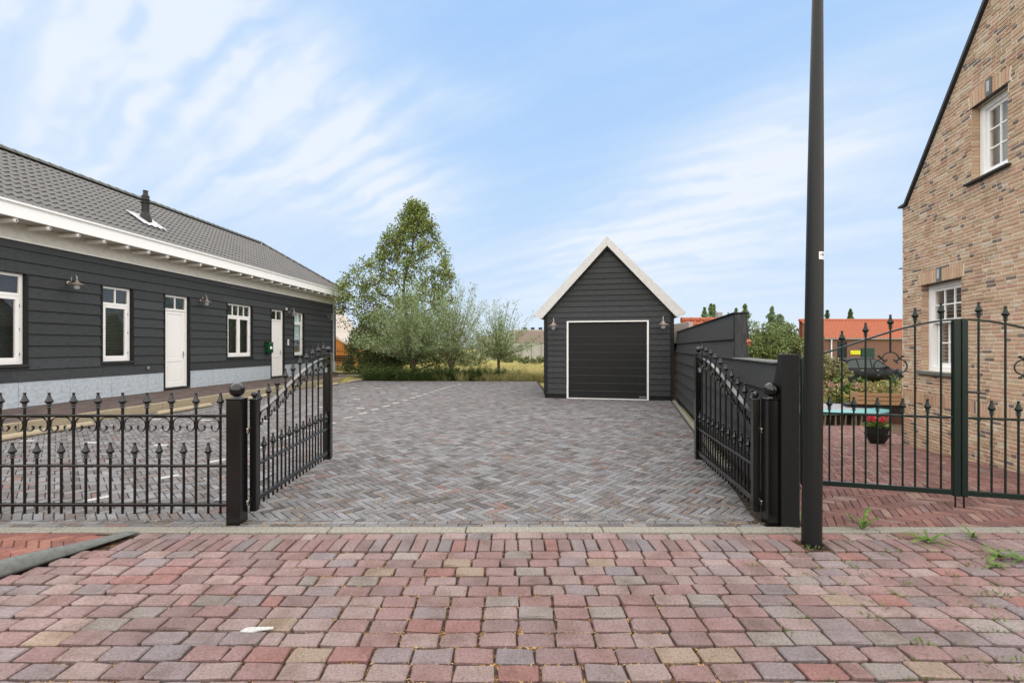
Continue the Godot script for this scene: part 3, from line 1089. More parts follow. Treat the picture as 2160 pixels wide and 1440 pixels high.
func timber_door(parent: Node, x0: float, x1: float, y0: float, y1: float) -> void:
	var fr := MB.new()
	var z0 := -0.10
	var z1 := -0.045
	var w := 0.075
	var tr := y0 + (y1 - y0) * 0.845
	fr.cbox(Vector3(x0, y0 + 0.05, z0), Vector3(x0 + w, y1, z1), 0.005)
	fr.cbox(Vector3(x1 - w, y0 + 0.05, z0), Vector3(x1, y1, z1), 0.005)
	fr.cbox(Vector3(x0 + w, y1 - w, z0), Vector3(x1 - w, y1, z1), 0.005)
	fr.cbox(Vector3(x0 + w, tr - 0.035, z0), Vector3(x1 - w, tr + 0.03, z1 + 0.008), 0.005)
	var dr := obj("door", fr, M.white_paint, parent)
	var mid := (x0 + x1) * 0.5
	var g := MB.new()
	g.cbox(Vector3(mid - 0.016, tr + 0.03, z0 + 0.01), Vector3(mid + 0.016, y1 - w, z1 - 0.004), 0.003)
	obj("glazing_bar", g, M.white_paint, dr)
	for s in [[x0 + w, mid - 0.016], [mid + 0.016, x1 - w]]:
		var p := MB.new()
		p.box(Vector3(s[0], tr + 0.03, z0 + 0.02), Vector3(s[1], y1 - w, z0 + 0.026))
		obj("pane", p, M.glass, dr)
	var leaf := MB.new()
	var a := x0 + w + 0.004
	var b := x1 - w - 0.004
	var yb := y0 + 0.06
	var yt := tr - 0.039
	var lz := -0.062
	# stiles and rails around two sunk panels
	var split := yb + (yt - yb) * 0.36
	leaf.cbox(Vector3(a, yb, -0.1), Vector3(a + 0.1, yt, lz), 0.004)
	leaf.cbox(Vector3(b - 0.1, yb, -0.1), Vector3(b, yt, lz), 0.004)
	leaf.cbox(Vector3(a + 0.1, yt - 0.11, -0.1), Vector3(b - 0.1, yt, lz), 0.004)
	leaf.cbox(Vector3(a + 0.1, yb, -0.1), Vector3(b - 0.1, yb + 0.17, lz), 0.004)
	leaf.cbox(Vector3(a + 0.1, split - 0.065, -0.1), Vector3(b - 0.1, split + 0.065, lz), 0.004)
	obj("door_leaf", leaf, M.white_paint, dr)
	for q in [[yb + 0.17, split - 0.065], [split + 0.065, yt - 0.11]]:
		var pm := MB.new()
		pm.cbox(Vector3(a + 0.1, q[0], -0.096), Vector3(b - 0.1, q[1], lz - 0.018), 0.003)
		pm.cbox(Vector3(a + 0.125, q[0] + 0.025, -0.09), Vector3(b - 0.125, q[1] - 0.025, lz - 0.008), 0.008)
		obj("door_panel", pm, M.white_paint, dr)
	var hn := MB.new()
	hn.cbox(Vector3(b - 0.075, yb + 0.93, lz), Vector3(b - 0.04, yb + 1.15, lz + 0.008), 0.003)
	hn.tube([Vector3(b - 0.057, yb + 1.06, lz), Vector3(b - 0.057, yb + 1.06, lz + 0.05), Vector3(b - 0.075, yb + 1.06, lz + 0.06), Vector3(b - 0.16, yb + 1.06, lz + 0.06)], 0.009, 6)
	obj("handle", hn, M.zinc, dr)
	var th := MB.new()
	th.cbox(Vector3(x0 - 0.05, y0, -0.1), Vector3(x1 + 0.05, y0 + 0.05, 0.05), 0.004)
	obj("threshold", th, M.dark_slate, dr)
	for c in [[x0 - 0.05, x0 - 0.001], [x1 + 0.001, x1 + 0.05]]:
		var cm := MB.new()
		cm.cbox(Vector3(c[0], y0 + 0.051, -0.12), Vector3(c[1], y1 + 0.012, 0.045), 0.003)
		obj("lining_board", cm, M.black_trim, dr)
	var hd := MB.new()
	hd.cbox(Vector3(x0 - 0.001, y1 + 0.001, -0.12), Vector3(x1 + 0.001, y1 + 0.012, 0.04), 0.003)
	obj("lining_board", hd, M.black_trim, dr)


func tile_mesh(w: float, l: float) -> ArrayMesh:
	# pantile: x across, z down the slope (towards the eave), y off the roof plane; roll at the right
	var m := MB.new()
	var prof := [[0.0, 0.012], [0.30, 0.0], [0.52, 0.004], [0.66, 0.028], [0.80, 0.042], [0.93, 0.032], [1.06, 0.010]]
	var r0 := []
	var r1 := []
	for p in prof:
		r0.append(Vector3(p[0] * w, p[1], -l))
		r1.append(Vector3(p[0] * w, p[1] + 0.034, 0.03))
	r0.reverse()
	r1.reverse()
	m.ring_strip([r0, r1], false)
	for i in prof.size() - 1:
		var a: Vector3 = r1[i]
		var b: Vector3 = r1[i + 1]
		m.poly([a, b, b + Vector3(0, -0.020, 0), a + Vector3(0, -0.020, 0)], Vector3(0, 0, 1))
	return m.mesh()


func wall_lamp(at: Vector3, turn: float, label: String, group: String) -> void:
	var t := thing("wall_lamp", label, "lamp", at, turn, group)
	var m := MB.new()
	m.t = Transform3D(Basis(Vector3.RIGHT, PI / 2), Vector3.ZERO)
	m.lathe([Vector2(0.05, 0.0), Vector2(0.05, 0.012), Vector2(0.035, 0.024), Vector2(0.0, 0.026)], Vector3.ZERO, 12)
	obj("wall_plate", m, M.copper_grey, t)
	var arm := MB.new()
	var pts := []
	for i in 13:
		var a := PI * 1.06 * i / 12.0
		pts.append(Vector3(0, 0.11 + 0.085 * sin(a), 0.085 + 0.075 * (1 - cos(a))))
	pts.push_front(Vector3(0, 0.06, 0.09))
	pts.push_front(Vector3(0, 0.01, 0.06))
	pts.push_front(Vector3(0, 0.0, 0.02))
	pts.append(Vector3(0, 0.04, 0.235))
	arm.tube(pts, 0.011, 7)
	obj("gooseneck_arm", arm, M.zinc, t)
	var sh := MB.new()
	sh.lathe([Vector2(0.145, -0.055), Vector2(0.147, -0.049), Vector2(0.085, -0.012), Vector2(0.045, 0.012), Vector2(0.036, 0.05), Vector2(0.0, 0.058)], Vector3(0, 0, 0.235), 16)
	obj("lamp_shade", sh, M.copper_grey, t)
	var gl := MB.new()
	gl.lathe([Vector2(0.058, -0.05), Vector2(0.063, -0.09), Vector2(0.058, -0.14), Vector2(0.035, -0.165), Vector2(0.0, -0.17)], Vector3(0, 0, 0.235), 12)
	obj("glass_bowl", gl, M.bulb_glass, t)


func build_timber_house() -> void:
	var th := deg_to_rad(85.92)
	var o := V(-11.26, 0.0, 10.0)
	var h := thing("timber_house", "long black weatherboarded house with white eaves and grey tiled roof at left", "house", o, th)
	var E0 := -4.0
	var E1 := 16.0
	var win := [[-0.95, 0.47, 1.16, 3.228, 3, 2, "venetian"], [2.30, 3.18, 1.16, 3.228, 2, 1, "venetian"], [7.15, 8.60, 1.18, 3.228, 4, 2, "venetian"], [11.73, 12.60, 1.16, 3.228, 2, 1, "shade"]]
	var doors := [[4.33, 5.29, 0.2, 3.228], [9.92, 10.88, 0.2, 3.228]]
	var holes := []
	for w in win:
		holes.append([w[0] - 0.05, w[1] + 0.05, w[2] - 0.075, 3.233])
	for d in doors:
		holes.append([d[0] - 0.05, d[1] + 0.05, 0.0, 3.233])
	clad(h, E0, E1, 0.758, 3.956, 0.275, holes, "black_board")
	# structural wall behind, with real openings
	var wl := MB.new()
	var xs := [E0]
	for q in holes:
		xs.append(q[0])
		xs.append(q[1])
	xs.append(E1)
	xs.sort()
	for i in range(0, xs.size(), 2):
		wl.box(Vector3(xs[i], 0.0, -0.25), Vector3(xs[i + 1], 3.95, -0.002))
	for q in holes:
		if q[2] > 0.3:
			wl.box(Vector3(q[0], 0.0, -0.25), Vector3(q[1], q[2], -0.002))
		wl.box(Vector3(q[0], 3.245, -0.25), Vector3(q[1], 3.95, -0.002))
	wl.box(Vector3(E0, 0.0, -5.2), Vector3(E0 + 0.2, 4.3, -0.25))
	wl.box(Vector3(E1 - 0.2, 0.0, -5.2), Vector3(E1, 4.3, -0.25))
	wl.box(Vector3(E0, 0.0, -5.4), Vector3(E1, 4.3, -5.2))
	wl.box(Vector3(E0 + 0.2, 3.9, -5.2), Vector3(E1 - 0.2, 3.94, -0.25))
	wl.box(Vector3(E0 + 0.2, 0.1, -5.2), Vector3(E1 - 0.2, 0.18, -0.25))
	obj("wall", wl, M.plaster, h)
	# side boards on the far end
	var yy := 0.758
	while yy < 3.94:
		var bm := board(0.0, 5.4, yy, minf(yy + 0.279, 3.956))
		var bo := obj("board", bm, M.black_board_0, h)
		bo.position = Vector3(E1, 0, 0.0)
		bo.rotation.y = PI / 2
		yy += 0.275
	var cb := MB.new()
	cb.cbox(Vector3(E1 - 0.01, 0.758, -0.02), Vector3(E1 + 0.042, 3.956, 0.05), 0.004)
	obj("corner_board", cb, M.black_trim, h)
	for w in win:
		timber_window(h, w[0], w[1], w[2], w[3], w[4], w[5], w[6])
	for d in doors:
		timber_door(h, d[0], d[1], d[2], d[3])
	# plinth slabs
	var pj := [E0, -3.0, -1.9, -0.8, 0.33, 1.46, 2.57, 3.71, 4.28, 5.34, 6.42, 7.58, 8.78, 9.87, 10.93, 12.05, 13.2, 14.35, 15.4, E1 + 0.03]
	for i in pj.size() - 1:
		if i == 8 or i == 13:
			continue
		var pm := MB.new()
		pm.cbox(Vector3(pj[i] + 0.004, 0.1, -0.01), Vector3(pj[i + 1] - 0.004, 0.752, 0.026 + rr(-0.002, 0.002)), 0.004)
		obj("plinth_slab", pm, M.plinth, h)
	# eaves: frieze, moulding, soffit, gutter, rod ends
	var fz := MB.new()
	fz.cbox(Vector3(E0, 3.985, -0.02), Vector3(E1 + 0.03, 4.362, 0.048), 0.004)
	obj("frieze", fz, M.cream_frieze, h)
	var md := MB.new()
	md.cbox(Vector3(E0, 3.95, -0.02), Vector3(E1 + 0.05, 3.984, 0.066), 0.008)
	obj("moulding", md, M.white_paint, h)
	var fe := MB.new()
	fe.cbox(Vector3(E1 + 0.001, 3.985, -5.4), Vector3(E1 + 0.05, 4.362, -0.021), 0.004)
	obj("frieze", fe, M.cream_frieze, h)
	var sf := MB.new()
	sf.box(Vector3(E0, 4.363, -5.9), Vector3(E1 + 0.56, 4.385, 0.56))
	obj("soffit", sf, M.cream_frieze, h)
	var gt := MB.new()
	var gp := PackedVector2Array([Vector2(0.53, 4.345), Vector2(0.60, 4.345), Vector2(0.60, 4.60), Vector2(0.615, 4.625), Vector2(0.64, 4.645), Vector2(0.64, 4.69), Vector2(0.60, 4.69), Vector2(0.57, 4.64), Vector2(0.53, 4.62)])
	gt.t = Transform3D(Basis(Vector3(0, 0, 1), Vector3(0, 1, 0), Vector3(-1, 0, 0)), Vector3(0, 0, 0))
	gt.slab(gp, -E0, -(E1 + 0.62))
	obj("gutter", gt, M.white_pvc, h)
	var g2 := MB.new()
	g2.slab(PackedVector2Array([Vector2(E1 + 0.54, 4.345), Vector2(E1 + 0.622, 4.345), Vector2(E1 + 0.622, 4.6), Vector2(E1 + 0.66, 4.645), Vector2(E1 + 0.66, 4.69), Vector2(E1 + 0.54, 4.62)]), -6.0, 0.605)
	obj("gutter", g2, M.white_pvc, h)
	var gl := MB.new()
	gl.cbox(Vector3(E0, 4.6905, 0.555), Vector3(E1 + 0.66, 4.70, 0.645), 0.003)
	obj("gutter_lip", gl, M.zinc, h)
	var rod := MB.new()
	rod.t = Transform3D(Basis(Vector3.RIGHT, PI / 2), Vector3.ZERO)
	rod.lathe([Vector2(0.055, 0.0), Vector2(0.055, 0.475), Vector2(0.050, 0.50), Vector2(0.032, 0.518), Vector2(0.0, 0.524)], Vector3.ZERO, 14)
	var rm := rod.mesh()
	var s := -3.46
	while s < E1 + 0.5:
		var ro := obj("rafter_end", rm, M.white_paint, h)
		ro.position = Vector3(s, 4.288, 0.046 if s < E1 else -0.3)
		s += 0.665
	# down pipe
	var dp := MB.new()
	var bend := [Vector3(15.72, 4.36, 0.48), Vector3(15.70, 4.25, 0.42), Vector3(15.66, 4.05, 0.16), Vector3(15.65, 3.92, 0.10), Vector3(15.65, 3.7, 0.095), Vector3(15.65, 0.2, 0.095)]
	dp.tube(bend, 0.038, 10)
	for y in [3.4, 2.1, 0.9]:
		dp.cbox(Vector3(15.60, y, 0.03), Vector3(15.70, y + 0.03, 0.14), 0.004)
	obj("down_pipe", dp, M.pipe_grey, h)
	# roof
	var pitch := atan(0.682)
	var run := 3.17
	var ez := 0.56
	var ey := 4.67
	var ry := ey + run * 0.682
	var dk := MB.new()
	var e0 := Vector3(E0, ey - 0.03, ez)
	var e1 := Vector3(E1 + 0.56, ey - 0.03, ez)
	var q0 := Vector3(E0, ry - 0.03, ez - run)
	var q1 := Vector3(E1 + 0.56 - run, ry - 0.03, ez - run)
	var b0 := Vector3(E0, ey - 0.03, ez - 2 * run)
	var b1 := Vector3(E1 + 0.56, ey - 0.03, ez - 2 * run)
	dk.poly([e0, e1, q1, q0], Vector3(0, 1, 1))
	dk.poly([b0, b1, q1, q0], Vector3(0, 1, -1))
	dk.poly([e1, b1, q1], Vector3(1, 1, 0))
	dk.poly([e0, q0, b0], Vector3(-1, 0, 0))
	var roof := obj("roof", dk, M.dark_slate, h)
	var tl := tile_mesh(0.19, 0.33)
	var sl := run / cos(pitch)
	var rows := 12
	var list := []
	for r in rows:
		var dist := 0.02 + (sl - 0.06) * r / rows
		var x := E0
		var up := dist * cos(pitch)
		while x + 0.19 < E1 + 0.56 - up - 0.05:
			var bs := Basis(Vector3.RIGHT, pitch) * Basis(Vector3.UP, rr(-0.006, 0.006))
			list.append(Transform3D(bs, Vector3(x, ey + dist * sin(pitch), ez - dist * cos(pitch))))
			x += 0.19
	var near := []
	for q in list:
		var p: Vector3 = h.transform * q.origin
		var seen: bool = p.x > 1.13 * p.z - 0.2
		near.append([p.distance_to(Vector3(0, 1.55, 0)) if seen else 1e5 + p.length(), q])
	near.sort_custom(func(a, b): return a[0] < b[0])
	var rest := []
	var cols := []
	for i in near.size():
		if i < 300:
			obj("roof_tile", tl, M.roof_tile, roof).transform = near[i][1]
		else:
			rest.append(near[i][1])
			cols.append(lin(M.roof_tile.albedo_color) * rr(0.94, 1.06))
	many("distant_roof_tiles", tl, M.roof_tile_tinted, roof, rest, cols)
	var rg := MB.new()
	var r0 := []
	var r1 := []
	var r2 := []
	for i in 9:
		var a := PI * i / 8.0
		r0.append(Vector3(-0.02, sin(a) * 0.10 - 0.02, cos(a) * 0.125))
		r1.append(Vector3(0.30, sin(a) * 0.085 - 0.02, cos(a) * 0.11))
		r2.append(Vector3(-0.02, sin(a) * 0.085 - 0.03, cos(a) * 0.105))
	rg.ring_strip([r0, r1], false)
	for i in 8:
		rg.poly([r0[i], r0[i + 1], r2[i + 1], r2[i]], Vector3(-1, 0, 0))
	var rgm := rg.mesh()
	var x := E0
	while x < q1.x:
		var ro := obj("ridge_tile", rgm, M.ridge_tile, roof)
		ro.position = Vector3(x, ry + 0.055, ez - run)
		ro.scale = Vector3(1, 1.25, 1.1)
		x += 0.3
	var hipd := (e1 - q1).normalized()
	var hipn := int((e1 - q1).length() / 0.33)
	for i in hipn:
		var ro := obj("hip_tile", rgm, M.ridge_tile, roof)
		var zz := hipd.cross(Vector3.UP).normalized()
		ro.transform = Transform3D(Basis(hipd, zz.cross(hipd), zz), q1 + hipd * (i * 0.33) + Vector3(0, 0.085, 0))
	# flue with white lead flashing
	var fz0 := ez - 1.16
	var fy := ey + 1.16 * 0.682
	var fl := thing("roof_flue", "black roof flue with stepped cowl and white flashing on grey tiled roof", "flue", h.transform * Vector3(4.30, fy + 0.05, fz0), th)
	var bs := MB.new()
	bs.lathe([Vector2(0.17, -0.12), Vector2(0.165, 0.06), Vector2(0.13, 0.20), Vector2(0.105, 0.27)], Vector3.ZERO, 16)
	obj("base_collar", bs, M.flue_black, fl)
	var pp := MB.new()
	pp.lathe([Vector2(0.102, 0.2), Vector2(0.102, 0.56), Vector2(0.14, 0.565), Vector2(0.14, 0.585), Vector2(0.095, 0.60)], Vector3.ZERO, 16)
	obj("pipe", pp, M.flue_black, fl)
	var cw := MB.new()
	cw.lathe([Vector2(0.09, 0.595), Vector2(0.10, 0.66), Vector2(0.118, 0.675), Vector2(0.118, 0.70), Vector2(0.09, 0.715), Vector2(0.105, 0.76), Vector2(0.108, 0.79), Vector2(0.075, 0.83), Vector2(0.06, 0.92), Vector2(0.072, 0.95), Vector2(0.072, 0.965), Vector2(0.0, 0.965)], Vector3.ZERO, 16)
	obj("cowl", cw, M.flue_black, fl)
	var fm := MB.new()
	var f0 := []
	var f1 := []
	for i in 25:
		var u := -0.42 + 0.84 * i / 24.0
		var wv := 0.016 * sin(i * 1.05)
		f0.append(Vector3(u, 0.28 * 0.682 + 0.06 + wv * 0.3, -0.26))
		f1.append(Vector3(u, -0.34 * 0.682 + 0.06 + wv * 0.6 - 0.01, 0.36 + wv))
	f0.reverse()
	f1.reverse()
	fm.ring_strip([f0, f1], false)
	obj("lead_flashing", fm, M.lead_white, fl)
	# things on the wall
	var at := func(x_: float, y_: float, z_ := 0.04) -> Vector3: return h.transform * Vector3(x_, y_, z_)
	wall_lamp(at.call(1.40, 3.16), th, "gooseneck wall lamp between the two leftmost windows of black house", "lamps on the long house")
	wall_lamp(at.call(5.79, 3.16), th, "gooseneck wall lamp right of the nearer white door on black house", "lamps on the long house")
	wall_lamp(at.call(11.28, 3.18), th, "gooseneck wall lamp between farther white door and narrow window", "lamps on the long house")
	wall_lamp(at.call(15.10, 3.21), th, "gooseneck wall lamp beside down pipe at far end of black house", "lamps on the long house")
	var mb := thing("mailbox", "dark green mailbox with white sticker beside farther white door", "mailbox", at.call(9.60, 1.31), th)
	var m1 := MB.new()
	m1.cbox(Vector3(-0.17, 0, 0), Vector3(0.17, 0.46, 0.17), 0.012)
	obj("box_body", m1, M.mail_green, mb)
	var m2 := MB.new()
	m2.t = Transform3D(Basis(Vector3.RIGHT, 0.18), Vector3(0, 0.462, 0))
	m2.cbox(Vector3(-0.185, 0, -0.005), Vector3(0.185, 0.02, 0.19), 0.005)
	obj("lid", m2, M.mail_green, mb)
	var m3 := MB.new()
	m3.cbox(Vector3(-0.13, 0.375, 0.1705), Vector3(0.13, 0.41, 0.178), 0.003)
	obj("letter_slot", m3, M.zinc, mb)
	var m4 := MB.new()
	m4.box(Vector3(-0.07, 0.16, 0.1705), Vector3(0.09, 0.27, 0.1725))
	obj("sticker", m4, M.white_pvc, mb)
	var ic := thing("door_intercom", "small oblong cream intercom on wall right of farther white door", "intercom", at.call(11.17, 1.62), th)
	var im := MB.new()
	im.cbox(Vector3(-0.06, 0, 0), Vector3(0.06, 0.29, 0.045), 0.02)
	obj("housing", im, M.cream_paint, ic)
	var ib := MB.new()
	ib.t = Transform3D(Basis(Vector3.RIGHT, PI / 2), Vector3(0, 0.2, 0.045))
	ib.lathe([Vector2(0.025, 0), Vector2(0.022, 0.008), Vector2(0, 0.009)], Vector3.ZERO, 10)
	obj("button", ib, M.zinc, ic)
	var so := thing("outdoor_socket", "tiny pale socket low on black boards left of nearer door", "socket", at.call(3.68, 0.885), th)
	var sm := MB.new()
	sm.cbox(Vector3(-0.035, 0, 0), Vector3(0.035, 0.085, 0.05), 0.01)
	obj("housing", sm, M.zinc, so)
	var sc := thing("security_sensor", "small pale sensor above the farther white door", "sensor", at.call(10.97, 3.25), th)
	var sn := MB.new()
	sn.lathe([Vector2(0.045, 0), Vector2(0.05, 0.03), Vector2(0.05, 0.09), Vector2(0.03, 0.11), Vector2(0, 0.112)], Vector3(0, 0, 0.05), 12)
	obj("housing", sn, M.cream_paint, sc)


func build_garage() -> void:
	var a := -deg_to_rad(12.0)
	var g := thing("garage", "small black weatherboarded garage with steep gable and cream barge boards", "garage", V(0.984, 0.0, 13.935), a)
	var W := 3.78
	var mid := W * 0.5
	var dx0 := 0.695
	var dx1 := 3.08
	var dt := 2.335
	var eave := 2.50
	var apex := 4.60
	# front boards
	var rows := 0.165
	var y := 0.13
	while y < apex - 0.1:
		var yt := y + rows
		if yt <= eave:
			if y < dt:
				var yb := y
				if yt > dt:
					obj("board", board(dx0, dx1, dt, yt), M["garage_board_%d" % (rng.randi() % 4)], g)
				obj("board", board(0.10, dx0 - 0.002, yb + rr(-0.001, 0.001), yt + 0.003), M["garage_board_%d" % (rng.randi() % 4)], g)
				obj("board", board(dx1 + 0.002, W - 0.10, yb + rr(-0.001, 0.001), yt + 0.003), M["garage_board_%d" % (rng.randi() % 4)], g)
			else:
				obj("board", board(0.10, W - 0.10, y, yt + 0.003), M["garage_board_%d" % (rng.randi() % 4)], g)
		else:
			var f := func(yy: float) -> float: return clampf((yy - eave) / (apex - eave), 0.0, 1.0) * mid
			var x0: float = maxf(0.0, f.call(y)) - 0.06
			var x1 := W - x0
			var tp := minf(yt, apex)
			var cut: float = f.call(tp) - f.call(y)
			if x1 - x0 - 2 * cut > 0.02:
				obj("board", board(x0, x1, y, tp + 0.003, 0.0, 0.034, 0.012, cut, cut), M["garage_board_%d" % (rng.randi() % 4)], g)
		y += rows
	for c in [[0.0, 0.098], [W - 0.098, W]]:
		var m := MB.new()
		m.cbox(Vector3(c[0], 0.1, 0.0), Vector3(c[1], eave + 0.05, 0.05), 0.004)
		obj("corner_board", m, M.black_trim, g)
	var bd := MB.new()
	bd.slab(PackedVector2Array([Vector2(0.02, 0), Vector2(dx0, 0), Vector2(dx0, dt), Vector2(dx1, dt), Vector2(dx1, 0), Vector2(W - 0.02, 0), Vector2(W - 0.02, eave), Vector2(mid, apex), Vector2(0.02, eave)]), -0.12, -0.002)
	bd.box(Vector3(0.02, 0, -6.0), Vector3(0.14, eave, -0.12))
	bd.box(Vector3(W - 0.14, 0, -6.0), Vector3(W - 0.02, eave, -0.12))
	bd.slab(PackedVector2Array([Vector2(0.02, 0), Vector2(W - 0.02, 0), Vector2(W - 0.02, eave), Vector2(mid, apex), Vector2(0.02, eave)]), -6.1, -6.0)
	obj("wall", bd, M.black_trim, g)
	yside(g, W)
	# roof slabs and barge boards
	var k := (4.80 - 2.53) / 2.19
	for s in [-1.0, 1.0]:
		var p := func(u: float, yy: float) -> Vector2: return Vector2(mid + s * u, yy)
		var rf := MB.new()
		rf.slab(PackedVector2Array([p.call(0.0, 4.80), p.call(2.19, 4.80 - 2.19 * k), p.call(2.14, 4.80 - 2.19 * k - 0.05), p.call(0.0, 4.72)]), -6.2, 0.119)
		obj("roof_slab", rf, M.dark_slate, g)
		var bb := MB.new()
		bb.slab(PackedVector2Array([p.call(0.0, 4.805), p.call(2.19, 4.805 - 2.19 * k), p.call(2.04, 4.775 - 2.17 * k - 0.105), p.call(1.93, 4.775 - 2.17 * k - 0.105), p.call(0.0, 4.535)]), 0.12, 0.185)
		obj("barge_board", bb, M.cream_paint, g)
		var sf := MB.new()
		sf.slab(PackedVector2Array([p.call(0.0, 4.50), p.call(1.86, 4.50 - 1.86 * k), p.call(1.86, 4.46 - 1.86 * k), p.call(0.0, 4.46)]), 0.0, 0.12)
		obj("verge_soffit", sf, M.black_trim, g)
		var gt := MB.new()
		gt.slab(PackedVector2Array([p.call(2.05, 2.50), p.call(2.17, 2.50), p.call(2.19, 2.56), p.call(2.16, 2.56), p.call(2.14, 2.53), p.call(2.07, 2.53)]), -6.2, 0.119)
		obj("gutter", gt, M.zinc, g)
	# door
	var fm := MB.new()
	fm.cbox(Vector3(dx0, 0.0, -0.05), Vector3(dx0 + 0.05, dt, 0.06), 0.004)
	fm.cbox(Vector3(dx1 - 0.05, 0.0, -0.05), Vector3(dx1, dt, 0.06), 0.004)
	fm.cbox(Vector3(dx0 + 0.05, dt - 0.04, -0.05), Vector3(dx1 - 0.05, dt, 0.06), 0.004)
	fm.cbox(Vector3(dx0 + 0.05, 0.002, -0.05), Vector3(dx1 - 0.05, 0.022, 0.055), 0.004)
	var dr := obj("garage_door", fm, M.white_paint, g)
	dr.set_meta("label", "black sectional garage door in thin white frame")
	var lines := [0.022, 0.245, 0.480, 0.713, 0.945, 1.178, 1.410, 1.643, 1.876, dt - 0.04]
	for i in lines.size() - 1:
		var pm := MB.new()
		pm.cbox(Vector3(dx0 + 0.052, lines[i] + 0.005, -0.08), Vector3(dx1 - 0.052, lines[i + 1] - 0.005, -0.02), 0.007)
		obj("door_panel", pm, M.garage_panel, dr)
	var bk := MB.new()
	bk.box(Vector3(dx0 + 0.052, 0.024, -0.079), Vector3(dx1 - 0.052, dt - 0.042, -0.032))
	obj("door_core", bk, M.kerb_grey, dr)
	var lb := MB.new()
	lb.cbox(Vector3(dx1 - 0.26, 0.065, -0.0198), Vector3(dx1 - 0.085, 0.10, -0.014), 0.002)
	var plate := obj("maker_plate", lb, M.zinc, dr)
	plate.set_meta("label", "small pale plate at lower right corner of garage door")
	var ink := MB.new()
	for i in 6:
		ink.box(Vector3(dx1 - 0.235 + i * 0.022, 0.075, -0.0139), Vector3(dx1 - 0.220 + i * 0.022, 0.090, -0.0132))
	obj("print", ink, M.ink, plate)
	var at := func(x_: float, y_: float) -> Vector3: return g.transform * Vector3(x_, y_, 0.04)
	wall_lamp(at.call(0.32, 2.24), a, "gooseneck wall lamp left of the black garage door", "lamps on the garage")
	wall_lamp(at.call(3.455, 2.24), a, "gooseneck wall lamp right of the black garage door", "lamps on the garage")


func yside(g: Node3D, W: float) -> void:
	# boards on the left flank, seen only from the side
	var y := 0.13
	while y < 2.45:
		var o := obj("board", board(0.0, 6.0, y, minf(y + 0.168, 2.5)), M["garage_board_%d" % (rng.randi() % 4)], g)
		o.position = Vector3(0.02, 0, -6.0)
		o.rotation.y = -PI / 2
		y += 0.165


func build_black_fence() -> void:
	var th := atan2(-0.9671, -0.2544)
	var f := thing("board_fence", "tall black lapped board fence stepping down beside right gate leaf", "fence", V(fence_x(13.0) + 0.105, 0.0, 13.0), th)
	var HI := 7.51
	var LO := 9.24
	var bots := [1.65, 1.40, 1.15, 0.90, 0.65, 0.40, 0.15]
	for side in 2:
		for i in bots.size():
			var x1 := HI if i < 2 else LO
			var top: float = 1.97 if i == 0 else bots[i - 1]
			var x := 0.0
			while x < x1 - 0.05:
				var b := x + rr(2.2, 3.4)
				if x1 - b < 1.0:
					b = x1
				var o := obj("board", board(x, b - 0.003, bots[i], top - 0.001, 0.0, 0.05 + rr(-0.004, 0.004), 0.014), M.black_fence, f)
				if side == 1:
					o.transform = Transform3D(Basis(Vector3.UP, PI), Vector3(x1, 0, -0.11))
				x = b
	var core := MB.new()
	core.box(Vector3(0.01, 0.0, -0.108), Vector3(HI - 0.004, 1.96, -0.002))
	core.box(Vector3(HI - 0.004, 0.0, -0.108), Vector3(LO - 0.01, 1.388, -0.002))
	obj("core", core, M.black_trim, f)
	var en := MB.new()
	en.cbox(Vector3(HI, 1.402, -0.125), Vector3(HI + 0.022, 1.965, 0.012), 0.003)
	obj("end_board", en, M.black_fence, f)
	var c1 := MB.new()
	c1.cbox(Vector3(-0.02, 1.972, -0.15), Vector3(HI + 0.03, 1.988, 0.04), 0.004)
	obj("cap", c1, M.black_trim, f)
	var c2 := MB.new()
	c2.cbox(Vector3(HI + 0.024, 1.402, -0.16), Vector3(LO + 0.01, 1.42, 0.045), 0.004)
	obj("cap", c2, M.kerb_grey, f)
	var ep := MB.new()
	ep.cbox(Vector3(LO + 0.02, 0.0, -0.125), Vector3(LO + 0.145, 1.49, 0.015), 0.006)
	obj("end_post", ep, M.black_trim, f)
	var cs := MB.new()
	cs.cbox(Vector3(0.0, -0.06, 0.052), Vector3(HI, 0.03, 0.14), 0.006)
	obj("base_strip", cs, M.concrete, f)


# ------------------------------------------------------------------ ironwork
func finial_mesh(sides := 8) -> ArrayMesh:
	var m := MB.new()
	m.lathe([Vector2(0.0115, -0.004), Vector2(0.0195, 0.001), Vector2(0.0195, 0.006), Vector2(0.0115, 0.011), Vector2(0.0125, 0.019), Vector2(0.020, 0.023), Vector2(0.020, 0.028), Vector2(0.0125, 0.033), Vector2(0.018, 0.040), Vector2(0.031, 0.054), Vector2(0.027, 0.064), Vector2(0.017, 0.086), Vector2(0.0105, 0.112), Vector2(0.009, 0.124), Vector2(0.0125, 0.131), Vector2(0.0125, 0.135), Vector2(0.0, 0.137)], Vector3.ZERO, sides)
	return m.mesh()


func spline(p: Array, per := 4) -> Array:
	var out := []
	for i in p.size() - 1:
		for k in per:
			var a: Vector3 = p[maxi(i - 1, 0)]
			var d: Vector3 = p[mini(i + 2, p.size() - 1)]
			out.append((p[i] as Vector3).cubic_interpolate(p[i + 1], a, d, k / float(per)))
	out.append(p[-1])
	return out


